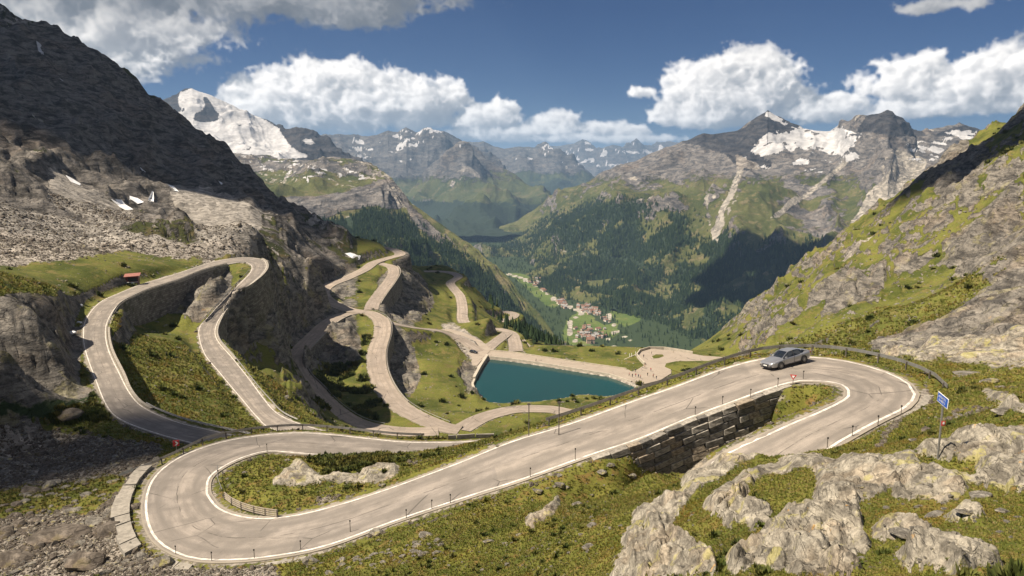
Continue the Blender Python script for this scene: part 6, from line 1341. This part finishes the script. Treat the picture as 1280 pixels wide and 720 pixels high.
BM = [boulder_mesh(k + 1, f, 3, M_BOULD) for k, f in enumerate((.55, .7, .45, .6, .8, .5, .35, .65))]; BM2 = [boulder_mesh(k + 31, f, 3, M_BOULD2) for k, f in enumerate((.5, .65, .4, .75, .3, .55))]
def boulder(px, py, wpx, label, dark=False, sq=0.6, group=None, sink=0.15, ar=1.0):
    p = hit(px, py)
    if p is None: return
    zc = p.y * cp - p.z * sp; s = wpx / FPX * zc * 0.85; L = BM2 if dark else BM
    o = tag(link('boulder', random.choice(L)), label, 'rock', group); o.location = p + Vector((0, 0, s * (0.25 - sink) * sq)); o.scale = (s, s * ar, s * sq / 0.55); o.rotation_euler = (random.uniform(-.2, .2), random.uniform(-.2, .2), random.uniform(-.5, .5)); return o
for a in [(75, 672, 66, 'broad flat brown boulder in the rubble left of the near hairpin', True, .45), (108, 705, 50, 'dark brown boulder at the bottom of the rubble, left of the hairpin', True, .7), (203, 706, 28, 'tan boulder on the gravel just below the left hairpin', False, .8), (85, 520, 34, 'grey block in the shade above the left gravel', True, .5), (40, 614, 26, 'flat stone at the upper edge of the rubble', True, .35), (180, 562, 16, 'round dark stone behind the long guard rail', True, .7),
  (68, 606, 24, 'pale stone beside the turf strip in the rubble', False, .5), (90, 640, 34, 'pale slab on the turf strip left of the hairpin', False, .3), (118, 655, 30, 'second pale slab downhill of the turf strip', False, .3), (18, 700, 50, 'brown slab in the bottom left corner', True, .4), (8, 668, 30, 'grey stone at the left picture edge', True, .6), (388, 705, 20, 'split rock beside the gravel at the foot of the grass slope', False, .9),
  (470, 667, 17, 'pale rock in the grass under the straight, left one', False, .6), (533, 670, 18, 'triangular pale rock in the grass slope', False, .7), (526, 695, 14, 'pale rock at the top of the stone streak', False, .8), (545, 692, 12, 'small pale rock right of the stone streak', False, .8), (610, 678, 16, 'leaning pale rock in the middle of the grass slope', False, .6), (672, 615, 18, 'flat rock near the road on the grass slope', False, .5),
  (700, 608, 16, 'jagged rock right of the flat roadside rock', False, .8), (722, 632, 15, 'forked pale rock in the yellow-green grass', False, .8), (740, 658, 13, 'rounded pale stone above the brown turf', False, .6), (736, 684, 18, 'pale rock low on the grass slope beside the great outcrop', False, .6), (762, 582, 13, 'flat stone high on the grass bulge', False, .5), (752, 591, 12, 'pale stone under the grass bulge', False, .5), (790, 596, 11, 'pointed stone left of the walled gap', False, .8),
  (622, 559, 8, 'white stone on the verge of the upper road arm', False, .9), (555, 582, 9, 'white stone on the inner verge of the straight', False, .6), (478, 608, 12, 'pale stone at the right end of the grassy island', False, .7), (437, 622, 9, 'pale stone at the lower edge of the grassy island', False, .6), (306, 591, 7, 'white stone on the grassy island', False, .5), (1207, 468, 42, 'flat cream slab right of the guard rail end', False, .15), (1195, 520, 14, 'pale stone in the turf left of the blue sign', False, .6),
  (1142, 551, 13, 'pale stone in the dark turf below the right hairpin', False, .6), (1236, 478, 20, 'grey rock on the right slope near the hairpin', False, .6), (1255, 515, 30, 'pale rock at the right picture edge', False, .5), (1128, 668, 50, 'broad lichen slab right of the great outcrop', False, .3), (1168, 645, 30, 'narrow slab in the turf at lower right', False, .35), (1225, 622, 34, 'long low slab in the turf at the right', False, .25), (1205, 640, 24, 'pale slab below the long low one', False, .3), (1255, 640, 22, 'pale stone near the right picture edge', False, .4), (206, 308, 9, 'dark block alone on the far scree', True, .6)]:
    boulder(a[0], a[1], a[2], a[3], a[4], a[5])
rnd = random.Random(8); random.seed(8)
def where(v, lo, hi, words): return words[min(len(words) - 1, int((v - lo) / (hi - lo) * len(words)))]
def big(w_, a, b): return 'tiny' if w_ < a else 'small' if w_ < b else 'larger'
for k in range(46):   # loose stones of the streak that runs down the grass
    t = rnd.random(); x = 400 + t * 150 + rnd.uniform(-14, 14); y = 716 - t * 34 + rnd.uniform(-10, 6); w_ = rnd.uniform(4, 12); boulder(x, y, w_, big(w_, 6.5, 9.5) + ' pale stone in the ' + where(t, 0, 1, ('lowest', 'lower middle', 'upper middle', 'topmost')) + ' part of the stone streak on the grass slope', False, rnd.uniform(.4, .9), 'stones of the streak in the grass')
for k in range(70):
    x = rnd.uniform(420, 800); y = rnd.uniform(580, 715)
    if y < 690 - (x - 420) * .31: continue
    w_ = rnd.uniform(3, 8); boulder(x, y, w_, big(w_, 4.6, 6.3) + ' pale stone on the grass slope, ' + where(x, 420, 800, ('below the start of the straight', 'below the middle of the straight', 'under the grass bulge', 'beside the great outcrop')) + where(y, 580, 716, (', near the road', ', low down')), False, rnd.uniform(.4, .8), 'small stones on the near grass slope')
for k in range(60):
    x, y, w_, dk_ = rnd.uniform(0, 170), rnd.uniform(600, 716), rnd.uniform(6, 20), rnd.random() < .7
    boulder(x, y, w_, big(w_, 10, 15) + (' brown' if dk_ else ' pale') + ' stone in the ' + where(y, 600, 716, ('upper', 'middle', 'bottom')) + ' rubble ' + where(x, 0, 170, ('at the picture edge', 'beside the flat boulder', 'towards the slab kerb')), dk_, rnd.uniform(.3, .7), 'stones in the left rubble')
for k in range(45):
    x, y, w_ = rnd.uniform(1060, 1275), rnd.uniform(600, 715), rnd.uniform(5, 13)
    boulder(x, y, w_, big(w_, 7.6, 10.4) + ' pale stone in the ' + where(y, 600, 716, ('upper', 'middle', 'lowest')) + ' turf ' + where(x, 1060, 1275, ('right beside the great outcrop', 'below the blue sign', 'by the right picture edge')), False, rnd.uniform(.25, .6), 'stones in the lower right turf')
for k in range(36):
    x, y, w_ = rnd.uniform(30, 155), rnd.uniform(590, 655), rnd.uniform(6, 14)
    boulder(x, y, w_, big(w_, 8.5, 11.5) + ' flat pale stone on the ' + where(y, 590, 655, ('upper', 'lower')) + ' turf strip, ' + where(x, 30, 155, ('left end', 'middle', 'right end by the kerb')), False, .4, 'stones on the turf strip')
# white blocks on the left cliff foot
for a in [(102, 382, 6, 'white snow remnant on the cliff beside the leftmost road, upper', .8), (99, 404, 7, 'white snow remnant at the foot of the left cliff, middle', .7), (90, 417, 10, 'white snow remnant at the foot of the left cliff, lower', .5)]:
    o = boulder(a[0], a[1], a[2], a[3], False, a[4])
    if o: me = o.data.copy(); me.materials.clear(); me.materials.append(mat('old_snow', (.72, .73, .75), .8, var=.08)); o.data = me; o.name = 'snow_patch'; o['category'] = 'snow patch'
def sample_ground(mask, n, rpow=2.0):
    a = R * (th1[1] - th1[0]) * SP; w = (a * mask / R ** rpow)[:-1, :-1].ravel(); w = w / w.sum(); c = RNG.choice(len(w), n, p=w); i, j = c // (NA - 1), c % (NA - 1); s, t = RNG.random(n), RNG.random(n)
    P3 = np.stack([TX, TY, TZ], -1); Q = P3[i, j] * ((1 - s) * (1 - t))[:, None] + P3[i + 1, j] * (s * (1 - t))[:, None] + P3[i, j + 1] * ((1 - s) * t)[:, None] + P3[i + 1, j + 1] * (s * t)[:, None]
    return Q, R[i, j], i, j
def cloud_of(name, label, parts, protos_, tilt=0.4):
    """one mass scattered over the ground from a few shapes"""
    for k, (Q, S) in enumerate(parts):
        me = bpy.data.meshes.new(name); me.vertices.add(len(Q)); me.vertices.foreach_set('co', np.ascontiguousarray(Q, np.float32).ravel()); a = me.attributes.new('size', 'FLOAT', 'POINT'); a.data.foreach_set('value', S.astype(np.float32))
        o = link(name, me); tag(o, label, kind='stuff'); scatter(o, protos_[k], tilt)
def proto_obj(name, me, loc, s, label):
    o = link(name, me); o.location = loc; o.scale = (s, s, s); tag(o, label, kind='stuff'); return o
free = (BE > 0.75) * 1.0; WS, WE = LAKEE; free[WS] *= (WE > 1.0)
vis = (TPX > -30) & (TPX < 1310) & (TPY < 760)
# rubble
g0 = tuple(hit(60, 700) or (0, 0, 0)); st_small = [boulder_mesh(60, .6, 1, M_BOULD2), boulder_mesh(61, .5, 1, M_BOULD), boulder_mesh(62, .8, 1, M_BOULD2)]
RP0 = [proto_obj('stone', m, hit(40 + 30 * k, 690) or (0, 0, 0), .5, 'loose stone in the rubble') for k, m in enumerate(st_small)]
parts = []
for k in range(3):
    Q, r, i, j = sample_ground(COV[..., 1] * (COV[..., 1] > .3) * free * vis * (R < 420), 15000, 2.0); parts.append((Q, np.exp(RNG.normal(-.2, .55, len(Q))) * (0.0034 - 0.0016 * sstep(r, 110, 220)) * r))
cloud_of('rubble', 'loose stones of the gravel and scree', parts, RP0, .8)
parts = []
for k in range(2):
    Q, r, i, j = sample_ground(COV[..., 0] * free * vis * (R < 420) * (0.25 + sstep(g_noise, 0.0, .3) * 1.2 + far_right), 8000, 2.0); parts.append((Q, np.exp(RNG.normal(-.5, .5, len(Q))) * (0.0033 * r)))
cloud_of('scattered_stones', 'small pale stones strewn over the turf', parts, [RP0[1], proto_obj('stone', boulder_mesh(66, .5, 1, M_BOULD), hit(600, 690) or (0, 0, 0), .2, 'loose stone in the turf')], .5)
# turf
def leafy(name, cols):
    m = bpy.data.materials.new(name); m.use_nodes = True; g = NT(m.node_tree); b = m.node_tree.nodes['Principled BSDF']; oi = g.node('ShaderNodeObjectInfo')
    c = g.ramp(oi.outputs['Random'], cols); pn = g.noise(oi.outputs['Location'], 0.16, 4, .65); c = g.mix(g.smooth(pn, .50, .66, 0, .8), c, g.mix(1.0, c, (1.15, .85, .70), 'MULTIPLY')); c = g.mix(g.smooth(g.noise(oi.outputs['Location'], 0.4, 3, .6), .42, .56, .7, 0), c, g.mix(1.0, c, (.72, .84, .66), 'MULTIPLY')); g.put(b.inputs['Base Color'], c); b.inputs['Roughness'].default_value = 0.8; b.inputs['Specular IOR Level'].default_value = 0.15; return m
M_BLADE = leafy('grass_blade', [(0, (0.11, 0.13, 0.026)), (.35, (0.17, 0.18, 0.04)), (.65, (0.22, 0.205, 0.055)), (.85, (0.21, 0.165, 0.06)), (1, (0.26, 0.21, 0.10))]); M_SHRUB = leafy('shrub_leaf', [(0, (0.045, 0.058, 0.016)), (.5, (0.085, 0.098, 0.026)), (1, (0.15, 0.145, 0.045))]); M_FLOWER = mat('yellow_flower', (0.62, 0.46, 0.03), .7, var=.1)
def tuft(nb, seed, m, spread=.45, broad=.09, flowers=0):
    rnd = random.Random(seed); b = MB()
    for k in range(nb):
        a = rnd.uniform(0, 6.28); r = rnd.uniform(0, spread) ; x, y = r * math.cos(a), r * math.sin(a); h = rnd.uniform(.3, .8); l = rnd.uniform(.1, .4); a2 = a + rnd.uniform(-.8, .8); w = broad * rnd.uniform(.6, 1.3); dx, dy = -math.sin(a2) * w, math.cos(a2) * w
        b.add([(x - dx, y - dy, -.05), (x + dx, y + dy, -.05), (x + math.cos(a2) * l * .5 + dx * .7, y + math.sin(a2) * l * .5 + dy * .7, h * .65), (x + math.cos(a2) * l, y + math.sin(a2) * l, h)], [(0, 1, 2), (0, 2, 3)], 0)
    for k in range(flowers):
        x, y, z = rnd.uniform(-.4, .4), rnd.uniform(-.4, .4), rnd.uniform(.6, .9); s = .055; b.add([(x - s, y, z), (x, y - s, z + .02), (x + s, y, z), (x, y + s, z + .02), (x, y, z + .1)], [(0, 1, 4), (1, 2, 4), (2, 3, 4), (3, 0, 4)], 1)
    return b.mesh('tuft', [m, M_FLOWER])
TF = [proto_obj('grass_tuft', tuft(16, k, M_BLADE, .45, .09, fl), hit(620 + 20 * k, 700) or (0, 0, 0), .2, 'tuft of mountain grass') for k, fl in ((1, 0), (2, 0), (3, 2))]
gm = sstep(COV[..., 0], .4, .75) * (1 - np.clip(COV[..., 1] * 1.5, 0, 1)) * free * vis; nz = 0.4 + 0.6 * sstep(g_noise, -.4, .3); parts = []
for k, n in enumerate((80000, 80000, 6000)):
    Q, r, i, j = sample_ground(gm * (R < 210) * (nz if k < 2 else sstep(fbm(TX, TY, None, 7, 3, .6, 99), .05, .4)), n, 2.0); parts.append((Q, RNG.uniform(.6, 1.5, len(Q)) * np.clip(0.0028 * r, .06, .7)))
cloud_of('turf', 'tufts of yellow-green mountain grass with small yellow flowers', parts, TF, .25)
# dwarf shrubs in the hollows of the middle slopes
SH = [proto_obj('dwarf_shrub', tuft(60, 9 + k, M_SHRUB, .6, .16), hit(450 + 30 * k, 590) or (0, 0, 0), .5, 'dark dwarf shrub') for k in range(2)]
parts = []; bush = Cover(); bush.poly([(395, 572), (560, 574), (550, 592), (500, 600), (400, 590)]).poly([(400, 400), (440, 398), (455, 430), (440, 470), (410, 460), (385, 500), (430, 520), (480, 520)]).poly([(350, 380), (400, 390), (360, 430), (320, 410)]).poly([(0, 505), (110, 510), (160, 535), (60, 530), (0, 525)]); bush.blur(3); bmask = bush.at(TPX, TPY, 6, 88)
for k in range(2):
    Q, r, i, j = sample_ground(gm * vis * ((bmask + .008) * sstep(g_noise, -.0, .35) * (R < 700)), 1700, 1.6); parts.append((Q, RNG.uniform(.5, 1.6, len(Q)) * np.clip(.0055 * r, .25, 2.0)))
cloud_of('dwarf_shrubs', 'dark dwarf shrubs in the hollows of the slopes', parts, SH, .3)

# ------------------------------------------------------------------ snow lying on the dark face, unseen clouds added to shade it and other slopes
def drape(pix, label, lift=0.3):
    xs = [p[0] for p in pix]; ys = [p[1] for p in pix]; n = 9; G = []; 
    for v in range(n):
        for u in range(n): G.append((min(xs) + (max(xs) - min(xs)) * u / (n - 1), min(ys) + (max(ys) - min(ys)) * v / (n - 1)))
    pts = [hit(*p) for p in pix]
    if any(p is None for p in pts): return
    c = hit(sum(xs) / len(xs), sum(ys) / len(ys)); 
    if c is None: return
    med = sorted(p.length for p in pts)[len(pts) // 2]; out = [p if abs(p.length - med) < med * .12 else Vector(ray(*q)).normalized() * med for p, q in zip(pts, pix)]
    dirc = -c.normalized() * 0.8 + Vector((0, 0, .6)); k = len(out); V = [tuple(p + dirc * lift) for p in out] + [tuple(c + dirc * lift * 2.2)] + [tuple(p - dirc * lift * 3) for p in out]
    me = bpy.data.meshes.new('snow_patch'); me.from_pydata(V, [], [(i, (i + 1) % k, k) for i in range(k)] + [(i, k + 1 + i, k + 1 + (i + 1) % k, (i + 1) % k) for i in range(k)]); me.materials.append(mat('old_snow', (.72, .73, .75), .8, var=.08)); tag(link('snow_patch', me), label, 'snow patch')
for pix, lab in [([(82, 219), (88, 222), (101, 230), (100, 232), (90, 228)], 'thin slanting snow strip on the dark cliff band'), ([(139, 249), (152, 250), (157, 256), (167, 262), (160, 263), (148, 257)], 'longest snow streak on the left scree'), ([(162, 245), (172, 248), (180, 253), (172, 255), (162, 250)], 'snow patch in the middle of three on the left scree'), ([(185, 250), (190, 239), (192, 240), (192, 253), (187, 252)], 'upright wedge of snow on the left scree'), ([(207, 230), (217, 233), (224, 240), (216, 238)], 'snow patch at the top of the right scree fan'), ([(273, 226), (278, 229), (277, 231)], 'tiniest snow fleck on the right of the dark face'), ([(175, 209), (182, 215), (180, 216)], 'small snow fleck under the cliff band'), ([(431, 317), (438, 316), (451, 320), (449, 325), (440, 323)], 'white snow patch beside the far road')]:
    drape(pix, lab)
def at_Y(px, py, Y_): return Vector(PY(px, py, Y_))
cumulus(at_Y(70, 90, 640), 1900, (170, 190, 120), 'grey-white unseen cloud added to shade the left mountain', 3)
cumulus(at_Y(235, 215, 620), 1900, (95, 120, 80), 'smaller unseen cloud added to shade the right of the dark face', 4)
cumulus(at_Y(940, 360, 3000), 2300, (480, 360, 200), 'cloud out of view high over the valley that shades the wooded slope', 5)
cumulus(at_Y(1235, 195, 430), 1800, (75, 60, 50), 'small unseen cloud added to shade the right slope', 6)
cumulus(at_Y(15, 520, 95), 1700, (22, 20, 18), 'unseen wisp of cloud added to shade the lower left gravel', 8)
# ------------------------------------------------------------------ air
def haze():
    x0, x1, y0, y1, z0, z1 = -60000, 60000, -3000, 60000, VZ - 60, 1150
    b = MB(); b.box(((x0 + x1) / 2, (y0 + y1) / 2, (z0 + z1) / 2), (x1 - x0, y1 - y0, z1 - z0))
    m = bpy.data.materials.new('haze_air'); m.use_nodes = True; g = NT(m.node_tree); g.n.clear()
    v = g.node('ShaderNodeVolumePrincipled'); v.inputs['Color'].default_value = (0.40, 0.64, 1.0, 1); v.inputs['Density'].default_value = HAZE; v.inputs['Anisotropy'].default_value = 0.15
    o = g.node('ShaderNodeOutputMaterial'); g.l.new(v.outputs[0], o.inputs['Volume'])
    tag(b.build('haze', m), 'thin blue haze filling the valley air', kind='stuff')
HAZE = 3.9e-5
haze()
